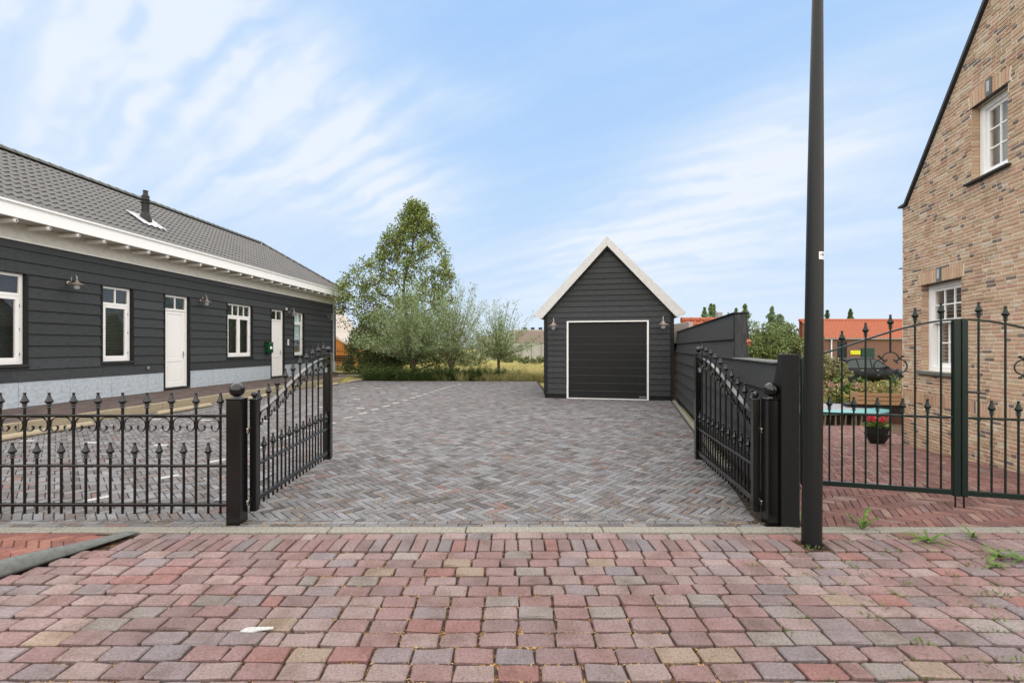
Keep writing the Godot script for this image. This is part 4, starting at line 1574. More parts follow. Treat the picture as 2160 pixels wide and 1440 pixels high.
# omega scroll hung under a rail between two bars; w = bar distance, shear follows a sloping rail
func scroll_mesh(w: float, shear := 0.0) -> ArrayMesh:
	var half := [[0.0, -0.003], [0.25, -0.006], [0.41, -0.036], [0.445, -0.08], [0.37, -0.117], [0.28, -0.127], [0.17, -0.112], [0.13, -0.09], [0.18, -0.077]]
	var pts := []
	for i in range(half.size() - 1, -1, -1):
		pts.append(Vector3(-half[i][0] * w, half[i][1] - half[i][0] * w * shear, 0))
	for i in range(1, half.size()):
		pts.append(Vector3(half[i][0] * w, half[i][1] + half[i][0] * w * shear, 0))
	var path := spline(pts, 4)
	var m := MB.new()
	# flat bar 14 mm deep and 5 mm thick with swollen tips
	var rings := []
	for i in path.size():
		var d: Vector3 = (path[mini(i + 1, path.size() - 1)] - path[maxi(i - 1, 0)]).normalized()
		var nn := Vector3(-d.y, d.x, 0)
		var tip := maxf(0.0, 1.0 - minf(i, path.size() - 1 - i) / 5.0)
		var th := 0.0028 + 0.005 * tip
		var dp := 0.0075
		rings.append([path[i] + nn * th + Vector3(0, 0, dp), path[i] - nn * th + Vector3(0, 0, dp), path[i] - nn * th - Vector3(0, 0, dp), path[i] + nn * th - Vector3(0, 0, dp)])
	for i in rings.size() - 1:
		for k in 4:
			var j := (k + 1) % 4
			var out: Vector3 = (rings[i][k] + rings[i][j]) * 0.5 - path[i]
			m.poly([rings[i][k], rings[i][j], rings[i + 1][j], rings[i + 1][k]], out)
	m.poly(rings[0], path[0] - path[1])
	m.poly(rings[-1], path[-1] - path[-2])
	return m.mesh()


func bar(parent: Node, x: float, y0: float, y1: float, fin: ArrayMesh, material: Material, r := 0.0105) -> void:
	var m := MB.new()
	m.lathe([Vector2(r, y0), Vector2(r, y1)], Vector3(x, 0, 0), 8)
	var b := obj("bar", m, material, parent)
	if fin:
		obj("finial", fin, material, b).position = Vector3(x, y1, 0)


func build_fence_panel() -> void:
	var t := thing("iron_fence", "black iron fence panel with spear finials and scrolls at lower left", "fence", V(-2.577, 0, 4.02))
	var fin := finial_mesh()
	var step := 0.2165
	for y in [[0.934, 0.955], [0.494, 0.513], [0.148, 0.172]]:
		var m := MB.new()
		m.cbox(Vector3(-4.0, y[0], -0.019), Vector3(0.10, y[1], 0.019), 0.003)
		obj("rail", m, M.black_iron, t)
	var sc := scroll_mesh(step)
	for i in 19:
		bar(t, -i * step, 0.08, 1.013, fin, M.black_iron)
		if i < 18:
			bar(t, -(i + 0.5) * step, 0.08, 0.572, fin, M.black_iron)
			obj("scroll", sc, M.black_iron, t).position = Vector3(-(i + 0.5) * step, 0.933, 0)


func gate_post(at: Vector3, label: String, w: float) -> void:
	var t := thing("gate_post", label, "post", at, 0.0, "posts of the driveway gate")
	var m := MB.new()
	m.cbox(Vector3(-w / 2, -0.05, -w / 2), Vector3(w / 2, 1.09, w / 2), 0.004)
	obj("shaft", m, M.black_iron, t)
	var c := MB.new()
	c.cbox(Vector3(-w / 2 - 0.004, 1.09, -w / 2 - 0.004), Vector3(w / 2 + 0.004, 1.102, w / 2 + 0.004), 0.003)
	c.lathe([Vector2(0.035, 1.102), Vector2(0.03, 1.112), Vector2(0.026, 1.12)], Vector3.ZERO, 16)
	obj("cap", c, M.black_iron, t)
	var b := MB.new()
	var prof := []
	for i in 13:
		var a := -PI / 2 + 0.42 + (PI - 0.42) * i / 12.0
		prof.append(Vector2(maxf(cos(a), 0.0) * 0.064, 1.175 + sin(a) * 0.064))
	b.lathe(prof, Vector3.ZERO, 24)
	obj("ball", b, M.black_iron, t)


func gate_leaf(at: Vector3, to: Vector3, side: float, label: String) -> void:
	var dir := (to - at)
	var L := dir.length()
	var t := thing("gate_leaf", label, "gate", at, atan2(-dir.z, dir.x), "open leaves of the driveway gate")
	var fin := finial_mesh()
	var rail := func(x: float) -> float:
		var q := pow(clampf((x - 0.03) / (L - 0.08), 0.0, 1.0), 0.78)
		return 0.945 + 0.466 * smoothstep(0.0, 1.0, q)
	for s in [[0.0, 0.06, 1.085, 0.028], [L - 0.085, L, 1.475, 0.036]]:
		var m := MB.new()
		var zz: float = 0.03 if s[0] == 0.0 else 0.042
		m.cbox(Vector3(s[0], 0.07, -zz), Vector3(s[1], s[2], zz), 0.004)
		var cx: float = (s[0] + s[1]) * 0.5
		var st := obj("stile", m, M.black_iron, t)
		var b := MB.new()
		var prof := [Vector2(0.014, s[2])]
		for i in 9:
			var a := -PI / 2 + 0.45 + (PI - 0.45) * i / 8.0
			prof.append(Vector2(maxf(cos(a), 0.0) * s[3], s[2] + s[3] + 0.008 + sin(a) * s[3]))
		b.lathe(prof, Vector3(cx, 0, 0), 16)
		obj("ball", b, M.black_iron, st)
	# curved top rail, a flat bar
	var rm := MB.new()
	var n := 30
	var rings := []
	for i in n + 1:
		var x: float = lerpf(0.06, L - 0.085, i / float(n))
		var y: float = rail.call(x)
		rings.append([Vector3(x, y + 0.006, 0.022), Vector3(x, y - 0.006, 0.022), Vector3(x, y - 0.006, -0.022), Vector3(x, y + 0.006, -0.022)])
	for i in n:
		for k in 4:
			var j := (k + 1) % 4
			rm.poly([rings[i][k], rings[i][j], rings[i + 1][j], rings[i + 1][k]], [Vector3(0, 0, 1), Vector3.DOWN, Vector3(0, 0, -1), Vector3.UP][k])
	obj("top_rail", rm, M.black_iron, t)
	for y in [[0.470, 0.494], [0.145, 0.192]]:
		var m := MB.new()
		m.cbox(Vector3(0.06, y[0], -0.021), Vector3(L - 0.085, y[1], 0.021), 0.003)
		obj("rail", m, M.black_iron, t)
	var k := 10
	var gap := (L - 0.145) / (k + 0.0)
	for i in k:
		var x: float = 0.06 + gap * (i + 0.28)
		bar(t, x, 0.095, rail.call(x) + 0.066, fin, M.black_iron)
		var xs: float = x + gap * 0.5
		if xs < L - 0.11:
			bar(t, xs, 0.095, 0.572, fin, M.black_iron)
			var slope: float = (rail.call(xs + 0.05) - rail.call(xs - 0.05)) / 0.1
			obj("scroll", scroll_mesh(gap * 0.96, slope), M.black_iron, t).position = Vector3(xs, rail.call(xs) - 0.006, 0)
	# hinges: eye bolts between stile and post
	for y in [0.80, 0.155]:
		var h := MB.new()
		h.lathe([Vector2(0.0, -0.034), Vector2(0.02, -0.030), Vector2(0.026, -0.012), Vector2(0.026, 0.016), Vector2(0.030, 0.018), Vector2(0.030, 0.026), Vector2(0.0, 0.028)], Vector3(-0.012, y, side * 0.05), 12)
		h.tube([Vector3(-0.012, y, side * 0.05), Vector3(-0.03, y, side * 0.085)], 0.010, 8)
		h.tube([Vector3(-0.02, y, side * 0.07), Vector3(-0.024, y, side * 0.078)], 0.018, 6)
		h.tube([Vector3(-0.012, y, side * 0.05), Vector3(0.01, y, side * 0.032)], 0.011, 8)
		obj("hinge", h, M.steel, t)
	# lock case and drop stop on the free stile
	var lk := MB.new()
	lk.cbox(Vector3(L - 0.14, 1.22, -0.012), Vector3(L - 0.086, 1.28, 0.012), 0.004)
	obj("lock_case", lk, M.zinc, t)


func build_driveway_gate() -> void:
	gate_post(V(-2.43, 0, 4.018), "left black gate post with ball top beside iron fence panel", 0.122)
	gate_post(V(2.29, 0, 4.018), "right black gate post with ball top before the board fence", 0.116)
	gate_leaf(V(-2.335, 0, 4.095), V(-2.437, 0, 6.07), -1.0, "open left leaf of black iron gate with curved top rail")
	gate_leaf(V(2.205, 0, 4.095), V(2.476, 0, 6.07), 1.0, "open right leaf of black iron gate against the board fence")


func build_yard_gate() -> void:
	var th := -0.2784
	var fin := finial_mesh()
	var words := ["closed dark green iron gate leaf behind the lamp post", "closed dark green iron gate leaf with latch handle at right edge"]
	for leaf in 2:
		var t := thing("garden_gate", words[leaf], "gate", V(3.04, 0, 4.79), th, "green gate of the yard")
		var a := 0.0 if leaf == 0 else 1.366
		var b := 1.360 if leaf == 0 else 2.72
		if leaf == 1:
			t.position = t.transform * Vector3(1.366, 0, 0)
		var W := 1.36
		var rail := func(x: float) -> float:
			var q: float = x / W if leaf == 0 else 1.0 - x / 1.354
			return 1.42 + 0.388 * 0.5 * (smoothstep(0.0, 1.0, q) + sin(clampf(q, 0.0, 1.0) * PI / 2))
		for s in [[0.0, 0.045], [W - 0.058, W]] if leaf == 0 else [[0.0, 0.05], [1.31, 1.354]]:
			var m := MB.new()
			var cx: float = (s[0] + s[1]) / 2
			m.cbox(Vector3(s[0], 0.105, -0.025), Vector3(s[1], rail.call(cx) - 0.001, 0.025), 0.004)
			obj("stile", m, M.green_iron, t)
		var rm := MB.new()
		var n := 20
		var rings := []
		for i in n + 1:
			var x: float = lerpf(0.0, W - 0.003, i / float(n))
			var y: float = rail.call(x)
			rings.append([Vector3(x, y + 0.018, 0.016), Vector3(x, y, 0.016), Vector3(x, y, -0.016), Vector3(x, y + 0.018, -0.016)])
		for i in n:
			for k in 4:
				var j := (k + 1) % 4
				rm.poly([rings[i][k], rings[i][j], rings[i + 1][j], rings[i + 1][k]], [Vector3(0, 0, 1), Vector3.DOWN, Vector3(0, 0, -1), Vector3.UP][k])
		rm.poly(rings[0], Vector3.LEFT)
		rm.poly(rings[-1], Vector3.RIGHT)
		obj("top_rail", rm, M.green_iron, t)
		for y in [[0.855, 0.876], [0.115, 0.165]]:
			var m := MB.new()
			m.cbox(Vector3(0.045, y[0], -0.016), Vector3(W - 0.058 if leaf == 0 else 1.31, y[1], 0.016), 0.003)
			obj("rail", m, M.green_iron, t)
		var xs := [[0.16, 0.376, 0.583, 0.795, 1.001, 1.212], [0.055, 0.263, 0.48, 0.685, 0.898, 1.103]] if leaf == 0 else [[0.142, 0.347, 0.555, 0.765, 0.97, 1.18], [0.242, 0.445, 0.655, 0.865, 1.07, 1.27]]
		for x in xs[0]:
			var orn: bool = absf(x - (0.795 if leaf == 0 else 0.555)) < 0.001
			if orn:
				bar(t, x, 0.165, 1.225, null, M.green_iron, 0.009)
				bar(t, x, 1.49, rail.call(x) + 0.045, fin, M.green_iron, 0.009)
				ornament(t, Vector3(x, 1.36, 0))
			else:
				bar(t, x, 0.165, rail.call(x) + 0.045, fin, M.green_iron, 0.009)
		for x in xs[1]:
			bar(t, x, 0.165, 0.905, fin, M.green_iron, 0.009)
		if leaf == 0:
			var dr := MB.new()
			dr.lathe([Vector2(0.008, -0.02), Vector2(0.008, 0.12)], Vector3(W - 0.05, 0, 0.03), 6)
			obj("drop_rod", dr, M.black_iron, t)
		else:
			var dr := MB.new()
			dr.lathe([Vector2(0.008, -0.02), Vector2(0.008, 0.12)], Vector3(0.01, 0, 0.032), 6)
			obj("drop_rod", dr, M.black_iron, t)
			var hd := MB.new()
			hd.cbox(Vector3(0.05, 1.112, -0.01), Vector3(0.155, 1.128, 0.012), 0.003)
			hd.tube([Vector3(0.05, 1.118, 0.012), Vector3(0.055, 1.118, 0.05), Vector3(0.075, 1.118, 0.056), Vector3(0.165, 1.114, 0.056)], 0.008, 6)
			obj("latch_handle", hd, M.black_iron, t)


func ornament(t: Node, c: Vector3) -> void:
	# four-lobed scrollwork, one mesh per lobe
	for k in 4:
		var a := PI / 2 * k
		var rot := Transform3D(Basis(Vector3(0, 0, 1), a), c)
		var m := MB.new()
		m.t = rot
		var pts := []
		for i in 17:
			var u := PI * i / 16.0
			pts.append(Vector3(cos(u) * 0.070, 0.072 + sin(u) * 0.068, 0))
		for q in [Vector3(0.058, 0.050, 0), Vector3(0.040, 0.046, 0), Vector3(0.030, 0.058, 0), Vector3(0.036, 0.070, 0)]:
			pts.push_front(q)
			pts.append(Vector3(-q.x, q.y, 0))
		m.tube(pts, 0.0062, 6)
		# leaf tip at the joint of two lobes
		m.t = rot * Transform3D(Basis(Vector3(0, 0, 1), -PI / 4), Vector3.ZERO)
		m.tube([Vector3(0, 0.085, 0), Vector3(0, 0.12, 0), Vector3(0, 0.142, 0), Vector3(0, 0.150, 0)], [0.006, 0.008, 0.014, 0.010], 6)
		obj("scroll", m, M.green_iron, t)


func build_lamp_post() -> void:
	var t := thing("lamp_post", "tall dark tapered lamp post with white number plate beside right gate", "lamp post", V(2.385, 0, 3.62))
	var m := MB.new()
	var lean := func(y: float) -> Vector3: return Vector3(0.011 * y, y, 0)
	var path := []
	var rad := []
	for q in [[-0.1, 0.0715], [0.0, 0.0715], [1.2, 0.068], [2.2, 0.0615], [2.9, 0.056], [4.3, 0.0395], [5.6, 0.034]]:
		path.append(lean.call(q[0]))
		rad.append(q[1])
	m.tube(path, rad, 28)
	obj("pole", m, M.lamp_post, t)
	var dm := MB.new()
	dm.t = Transform3D(Basis(Vector3.UP, 0.0), Vector3(0.008, 0.58, 0.0))
	var r0 := []
	var r1 := []
	for i in 9:
		var a := -0.55 + 1.1 * i / 8.0
		r0.append(Vector3(sin(a) * 0.0722 - 0.004, 0, cos(a) * 0.0722))
		r1.append(Vector3(sin(a) * 0.0705 + 0.001, 0.46, cos(a) * 0.0705))
	r0.reverse()
	r1.reverse()
	dm.ring_strip([r1, r0], false)
	obj("access_door", dm, M.lamp_post, t)
	# number plate, bent round the pole, with its figures
	var pl := MB.new()
	var Y := 2.238
	var cx := 0.011 * 2.27
	var p0 := []
	var p1 := []
	for i in 7:
		var a := -0.12 + 1.12 * i / 6.0
		p0.append(Vector3(cx + sin(a) * 0.0628, Y, cos(a) * 0.0628))
		p1.append(Vector3(cx + sin(a) * 0.0628, Y + 0.06, cos(a) * 0.0628))
	p0.reverse()
	p1.reverse()
	pl.ring_strip([p1, p0], false)
	var plate := obj("number_plate", pl, M.white_pvc, t)
	plate.set_meta("label", "small white number plate reading 9")
	var tm := TextMesh.new()
	var fnt := SystemFont.new()
	fnt.font_names = PackedStringArray(["Droid Sans"])
	fnt.font_weight = 700
	tm.font = fnt
	tm.text = "9"
	tm.font_size = 32
	tm.pixel_size = 0.0011
	tm.depth = 0.001
	var num := obj("figure", tm, M.ink, plate)
	num.position = Vector3(cx + sin(0.44) * 0.0638, Y + 0.036, cos(0.44) * 0.0638)
	num.rotation.y = 0.44
	var mk := MB.new()
	mk.box(Vector3(-0.006, -0.0035, 0), Vector3(0.006, 0.0035, 0.001))
	var mo := obj("emblem", mk, M.ink, plate)
	mo.position = Vector3(cx + sin(0.12) * 0.0638, Y + 0.036, cos(0.12) * 0.0638)
	mo.rotation.y = 0.12
	var ul := MB.new()
	ul.box(Vector3(-0.018, -0.001, 0), Vector3(0.018, 0.001, 0.0008))
	var uo := obj("print", ul, M.ink, plate)
	uo.position = Vector3(cx + sin(0.42) * 0.0637, Y + 0.013, cos(0.42) * 0.0637)
	uo.rotation.y = 0.42


# ------------------------------------------------------------------ brick house at the right
func build_brick_house() -> void:
	var th := atan2(-0.963, -0.2705)
	var hs := thing("brick_house", "tall buff brick house with steep dark verge and white windows at right", "house", V(7.15, 0, 8.32), th)
	var S1 := 4.3
	var rake := func(s: float) -> float: return 4.11 if s < 0.138 else 4.11 + (s - 0.138) * 1.128
	# openings: [s0, s1, y0, y1]
	var holes := [[0.565, 1.567, 1.155, 2.60], [1.78, 2.46, 3.945, 5.01]]
	var cy := 0.0535
	var step := 0.182
	var kinds := []
	for i in 8:
		var b := MB.new()
		b.cbox(Vector3(-0.0855, -0.0208, -0.05), Vector3(0.0850, 0.0208, rr(-0.001, 0.003)), 0.0045)
		kinds.append(b.mesh())
	var heads := []
	for i in 3:
		var b := MB.new()
		b.cbox(Vector3(-0.0395, -0.0208, -0.05), Vector3(0.0390, 0.0208, rr(-0.001, 0.003)), 0.0045)
		heads.append(b.mesh())
	var list := []
	var list_h := []
	var special := []
	var w := [4.0, 3.0, 3.0, 2.2, 1.6, 2.5, 0.8, 0.9]
	var row := 0
	var y := -0.36
	while y < 8.4:
		var yc := y + cy * 0.5
		row += 1
		var sold: bool = yc > 0.597 and yc < 0.763
		if sold:
			# one standing course
			if yc < 0.65:
				var sx := 0.03
				while sx < S1:
					var b := Transform3D(Basis(Vector3(0, 0, 1), PI / 2), Vector3(sx, 0.68, rr(-0.002, 0.003)))
					special.append([b, pick(w)])
					sx += 0.0535
			y += cy
			continue
		# wild bond: stretchers with headers strewn in
		var s := -0.0 - rng.randf() * 0.2
		while s < S1:
			var head: bool = rng.randf() < 0.24
			var len := 0.09 if head else step
			var p0 := s
			var p1 := s + len
			s += len
			# cut the brick at the corner, at the openings and under the verge
			p0 = maxf(p0, 0.0)
			if yc > 4.06:
				p0 = maxf(p0, 0.138 + (yc + 0.05 - 4.11) / 1.128)
			for h in holes:
				var a0: float = h[0]
				var a1: float = h[1]
				if yc > h[3] + 0.0:
					var flare: float = 0.012 + (yc - h[3]) * 0.16
					a0 = h[0] - 0.03 - flare
					a1 = h[1] + 0.03 + flare
				if yc > h[2] - 0.05 and yc < h[3] + 0.215:
					if p0 < a0 and p1 > a0: p1 = a0
					elif p0 < a1 and p1 > a1: p0 = a1
					elif p0 >= a0 and p1 <= a1: p1 = p0
			if p1 - p0 < 0.03:
				continue
			var tone := pick(w)
			if head and rng.randf() < 0.2:
				tone = 6
			var k: float = (p1 - p0) / len
			var tf := Transform3D(Basis(Vector3(0, 0, 1), rr(-0.006, 0.006)).scaled_local(Vector3(k, 1, 1)), Vector3((p0 + p1) * 0.5, yc + rr(-0.0012, 0.0012), rr(-0.003, 0.003)))
			(list_h if head else list).append([tf, tone])
		y += cy
	wall_bricks(hs, kinds, list, 190)
	wall_bricks(hs, heads, list_h, 60)
	wall_bricks(hs, kinds, special, 24)
	# core with openings
	var core := MB.new()
	var zc := -0.005
	var poly := PackedVector2Array([Vector2(-0.02, -0.4), Vector2(S1, -0.4), Vector2(S1, rake.call(S1) - 0.02), Vector2(0.138, 4.09), Vector2(-0.02, 4.09)])
	var parts := [poly]
	for h in holes:
		var hp := PackedVector2Array([Vector2(h[0], h[2]), Vector2(h[1], h[2]), Vector2(h[1], h[3]), Vector2(h[0], h[3])])
		# split into bands so that each piece has no hole
		var nx := []
		for p in parts:
			for band in [[-1.0, h[2]], [h[2], h[3]], [h[3], 20.0]]:
				var bp := PackedVector2Array([Vector2(-1, band[0]), Vector2(9, band[0]), Vector2(9, band[1]), Vector2(-1, band[1])])
				for q in Geometry2D.intersect_polygons(p, bp):
					if band[0] == h[2] and band[1] == h[3]:
						for sd in [PackedVector2Array([Vector2(-1, -1), Vector2(h[0], -1), Vector2(h[0], 20), Vector2(-1, 20)]), PackedVector2Array([Vector2(h[1], -1), Vector2(9, -1), Vector2(9, 20), Vector2(h[1], 20)])]:
							for q2 in Geometry2D.intersect_polygons(q, sd):
								nx.append(q2)
					else:
						nx.append(q)
		parts = nx
	for p in parts:
		core.slab(p, -0.30, zc)
	obj("wall", core, M.mortar, hs)
	# brick reveals at the far side of each opening and flat arches with a stone key
	var wn := 0
	for h in holes:
		var yy: float = h[2] + 0.03
		while yy < h[3]:
			var q := MB.new()
			q.cbox(Vector3(h[0] - 0.02, yy - 0.0215, -0.14), Vector3(h[0] + 0.006, yy + 0.0215, -0.004), 0.003)
			obj("brick", q, M["face_brick_%d" % pick(w)], hs)
			yy += cy
		var x: float = h[0] - 0.045
		var k := 0
		var n := int((h[1] - h[0] + 0.09) / 0.062)
		for i in n:
			var cx: float = lerpf(h[0] - 0.03, h[1] + 0.03, (i + 0.5) / n)
			var lean: float = (cx - (h[0] + h[1]) * 0.5) * 0.16
			if i == n / 2:
				var kq := MB.new()
				kq.cbox(Vector3(cx - 0.05, h[3] - 0.01, -0.03), Vector3(cx + 0.05, h[3] + 0.235, 0.025), 0.006)
				var ks := obj("keystone", kq, M.kerb_grey, hs)
				var pan := MB.new()
				pan.cbox(Vector3(cx - 0.025, h[3] + 0.05, 0.02), Vector3(cx + 0.025, h[3] + 0.20, 0.029), 0.004)
				obj("raised_panel", pan, M.plinth, ks)
				continue
			if absf(i - n / 2) < 1:
				continue
			var q := MB.new()
			q.t = Transform3D(Basis(Vector3(0, 0, 1), -lean), Vector3(cx, h[3] + 0.104, 0))
			q.cbox(Vector3(-0.0255, -0.102, -0.05), Vector3(0.0255, 0.102, 0.004 + rr(-0.002, 0.003)), 0.004)
			obj("brick", q, M["face_brick_%d" % [0, 3, 5, 1][i % 4]], hs)
		var lt := MB.new()
		lt.cbox(Vector3(h[0] - 0.09, h[3] - 0.008, -0.06), Vector3(h[1] + 0.05, h[3] - 0.002, 0.008), 0.002)
		obj("lintel_flashing", lt, M.dark_slate, hs)
		brick_house_window(hs, h, wn)
		wn += 1
	# verge: dark capping along the rake and the flat shoulder
	var vg := MB.new()
	vg.slab(PackedVector2Array([Vector2(-0.07, 4.10), Vector2(0.14, 4.10), Vector2(S1 + 0.02, rake.call(S1) - 0.01), Vector2(S1 + 0.02, rake.call(S1) + 0.075), Vector2(0.115, 4.145), Vector2(-0.07, 4.135)]), -0.34, 0.045)
	obj("verge_cap", vg, M.dark_slate, hs)
	# roof plane and the rest of the shell behind the gable wall
	var rf := MB.new()
	rf.slab(PackedVector2Array([Vector2(0.16, 3.7), Vector2(S1, rake.call(S1) - 0.44), Vector2(S1, rake.call(S1) - 0.12), Vector2(0.16, 4.0)]), -8.0, -0.345)
	obj("roof", rf, M.orange_tile, hs)
	var sh := MB.new()
	sh.box(Vector3(0.0, -0.7, -8.0), Vector3(0.28, 3.69, -0.301))
	sh.box(Vector3(S1 - 0.28, -0.4, -8.0), Vector3(S1, rake.call(S1) - 0.46, -0.301))
	sh.box(Vector3(0.281, -0.4, -8.0), Vector3(S1 - 0.281, 0.0, -0.301))
	sh.box(Vector3(0.281, 2.75, -8.0), Vector3(S1 - 0.281, 2.95, -0.301))
	obj("back_wall", sh, M.face_brick_0, hs)
	# small gutter outlet at the corner
	var go := MB.new()
	go.cbox(Vector3(-0.10, 2.99, -0.06), Vector3(-0.021, 3.005, 0.02), 0.003)
	obj("gutter_stub", go, M.dark_slate, hs)


func wall_bricks(parent: Node, kinds: Array, list: Array, most: int) -> void:
	var keyed := []
	for b in list:
		var p: Vector3 = (parent as Node3D).transform * b[0].origin
		var d := -p.z
		var seen: bool = absf(p.x) < 1.13 * d and absf(p.y - 1.55) < 0.77 * d
		keyed.append([p.distance_to(Vector3(0, 1.55, 0)) if seen else 1e5 + p.length(), b])
	keyed.sort_custom(func(x, y): return x[0] < y[0])
	var rest := []
	var cols := []
	for i in keyed.size():
		var b: Array = keyed[i][1]
		var base: StandardMaterial3D = M["face_brick_%d" % b[1]]
		if i < most:
			obj("brick", kinds[rng.randi() % kinds.size()], base, parent).transform = b[0]
		else:
			rest.append(b[0])
			cols.append(lin(base.albedo_color) * rr(0.88, 1.08))
	if rest.size():
		for s in 2:
			var xf := []
			var cc := []
			for i in range(s, rest.size(), 2):
				xf.append(rest[i])
				cc.append(cols[i])
			many("distant_bricks", kinds[s], M.tinted_brick, parent, xf, cc)


func brick_house_window(hs: Node, h: Array, which: int) -> void:
	var x0: float = h[0] + 0.007
	var x1: float = h[1] + (0.0 if which == 0 else 0.0)
	var y0: float = h[2]
	var y1: float = h[3] - 0.010
	var z := -0.10
	var fr := MB.new()
	var w := 0.09
	fr.cbox(Vector3(x0, y0, z - 0.11), Vector3(x0 + w, y1, z), 0.006)
	fr.cbox(Vector3(x1 - w, y0, z - 0.11), Vector3(x1, y1, z), 0.006)
	fr.cbox(Vector3(x0 + w, y1 - 0.075, z - 0.11), Vector3(x1 - w, y1, z), 0.006)
	fr.cbox(Vector3(x0 + w, y0, z - 0.11), Vector3(x1 - w, y0 + 0.075, z + 0.01), 0.006)
	var win := obj("window", fr, M.white_pvc, hs)
	var sl := MB.new()
	sl.cbox(Vector3(x0 - 0.09, y0 - (0.065 if which == 0 else 0.042), -0.2), Vector3(x1 + 0.06, y0 - 0.003, 0.055), 0.008)
	obj("sill", sl, M.kerb_grey if which == 0 else M.dark_slate, win)
	var ranges := []
	var a := x0 + w
	var b := x1 - w
	if which == 0:
		var mid := y0 + (y1 - y0) * 0.565
		ranges = [[a, b, mid - 0.02, y1 - 0.075, 3, 2, z - 0.02], [a + 0.02, b - 0.02, y0 + 0.075, mid + 0.03, 3, 2, z - 0.075]]
	else:
		ranges = [[a, b, y0 + 0.075, y1 - 0.075, 2, 3, z - 0.03]]
	for r in ranges:
		var sm := MB.new()
		var sw := 0.045
		var zz: float = r[6]
		sm.cbox(Vector3(r[0], r[2], zz - 0.04), Vector3(r[0] + sw, r[3], zz), 0.004)
		sm.cbox(Vector3(r[1] - sw, r[2], zz - 0.04), Vector3(r[1], r[3], zz), 0.004)
		sm.cbox(Vector3(r[0] + sw, r[3] - sw, zz - 0.04), Vector3(r[1] - sw, r[3], zz), 0.004)
		sm.cbox(Vector3(r[0] + sw, r[2], zz - 0.04), Vector3(r[1] - sw, r[2] + sw + 0.015, zz), 0.004)
		obj("sash", sm, M.white_pvc, win)
		var gx0: float = r[0] + sw
		var gx1: float = r[1] - sw
		var gy0: float = r[2] + sw + 0.015
		var gy1: float = r[3] - sw
		for i in range(1, r[4]):
			var g := MB.new()
			var cx := lerpf(gx0, gx1, i / float(r[4]))
			g.cbox(Vector3(cx - 0.011, gy0, zz - 0.03), Vector3(cx + 0.011, gy1, zz - 0.004), 0.003)
			obj("glazing_bar", g, M.white_pvc, win)
		for j in range(1, r[5]):
			var g := MB.new()
			var cyy := lerpf(gy0, gy1, j / float(r[5]))
			g.cbox(Vector3(gx0, cyy - 0.011, zz - 0.03), Vector3(gx1, cyy + 0.011, zz - 0.005), 0.003)
			obj("glazing_bar", g, M.white_pvc, win)
		for i in r[4]:
			for j in r[5]:
				var p := MB.new()
				p.box(Vector3(lerpf(gx0, gx1, i / float(r[4])) + 0.006, lerpf(gy0, gy1, j / float(r[5])) + 0.006, zz - 0.022), Vector3(lerpf(gx0, gx1, (i + 1) / float(r[4])) - 0.006, lerpf(gy0, gy1, (j + 1) / float(r[5])) - 0.006, zz - 0.017))
				obj("pane", p, M.glass, win)
	var bl := MB.new()
	var y := y0 + 0.1
	while which == 0 and y < y1 - 0.1:
		bl.t = Transform3D(Basis(Vector3.RIGHT, 0.35), Vector3(0, y, z - 0.17))
		bl.box(Vector3(x0 + 0.06, -0.0018, -0.028), Vector3(x1 - 0.06, 0.0018, 0.028))
		y += 0.06
	if which == 0:
		obj("blind", bl, M.blind_light, win)
	else:
		bl.box(Vector3(x0 + 0.05, y0 + 0.05, z - 0.20), Vector3(x0 + 0.30, y1 - 0.05, z - 0.185))
		obj("curtain", bl, M.blind_light, win)


# ------------------------------------------------------------------ plants
# one folded leaf of two triangles
func leaf(mb: MB, p: Vector3, dir: Vector3, side: Vector3, l: float, w: float, col: Color) -> void:
	var up := dir.cross(side).normalized()
	var b := mb.v.size()
	var a0 := p
	var a1 := p + dir * l * 0.45 + side * w * 0.5 + up * w * 0.12
	var a2 := p + dir * l
	var a3 := p + dir * l * 0.45 - side * w * 0.5 + up * w * 0.12
	var n1 := (a1 - a0).cross(a2 - a0).normalized()
	var n2 := (a2 - a0).cross(a3 - a0).normalized()
	mb.v.append_array([a0, a1, a2, a0, a2, a3])
	mb.n.append_array([n1, n1, n1, n2, n2, n2])
	mb.c.append_array([col, col, col, col, col, col])
	mb.ix.append_array([b, b + 2, b + 1, b + 3, b + 5, b + 4])


func rdir() -> Vector3:
	var z := rr(-1, 1)
	var a := rng.randf() * TAU
	var r := sqrt(1 - z * z)
	return Vector3(r * cos(a), z, r * sin(a))


func clump(mb: MB, c: Vector3, n: int, rad: float, l: float, w: float, cols: Array, droop := 0.0) -> void:
	var shade := rr(0.85, 1.15)
	for i in n:
		var o := rdir() * rad * pow(rng.randf(), 0.45)
		var d := (rdir() + o.normalized() * 0.5 + Vector3(0, -droop, 0)).normalized()
		var s := d.cross(rdir()).normalized()
		var k := rr(0.7, 1.25)
		leaf(mb, c + o, d, s, l * k, w * k, (cols[rng.randi() % cols.size()] as Color) * shade * rr(0.8, 1.2))


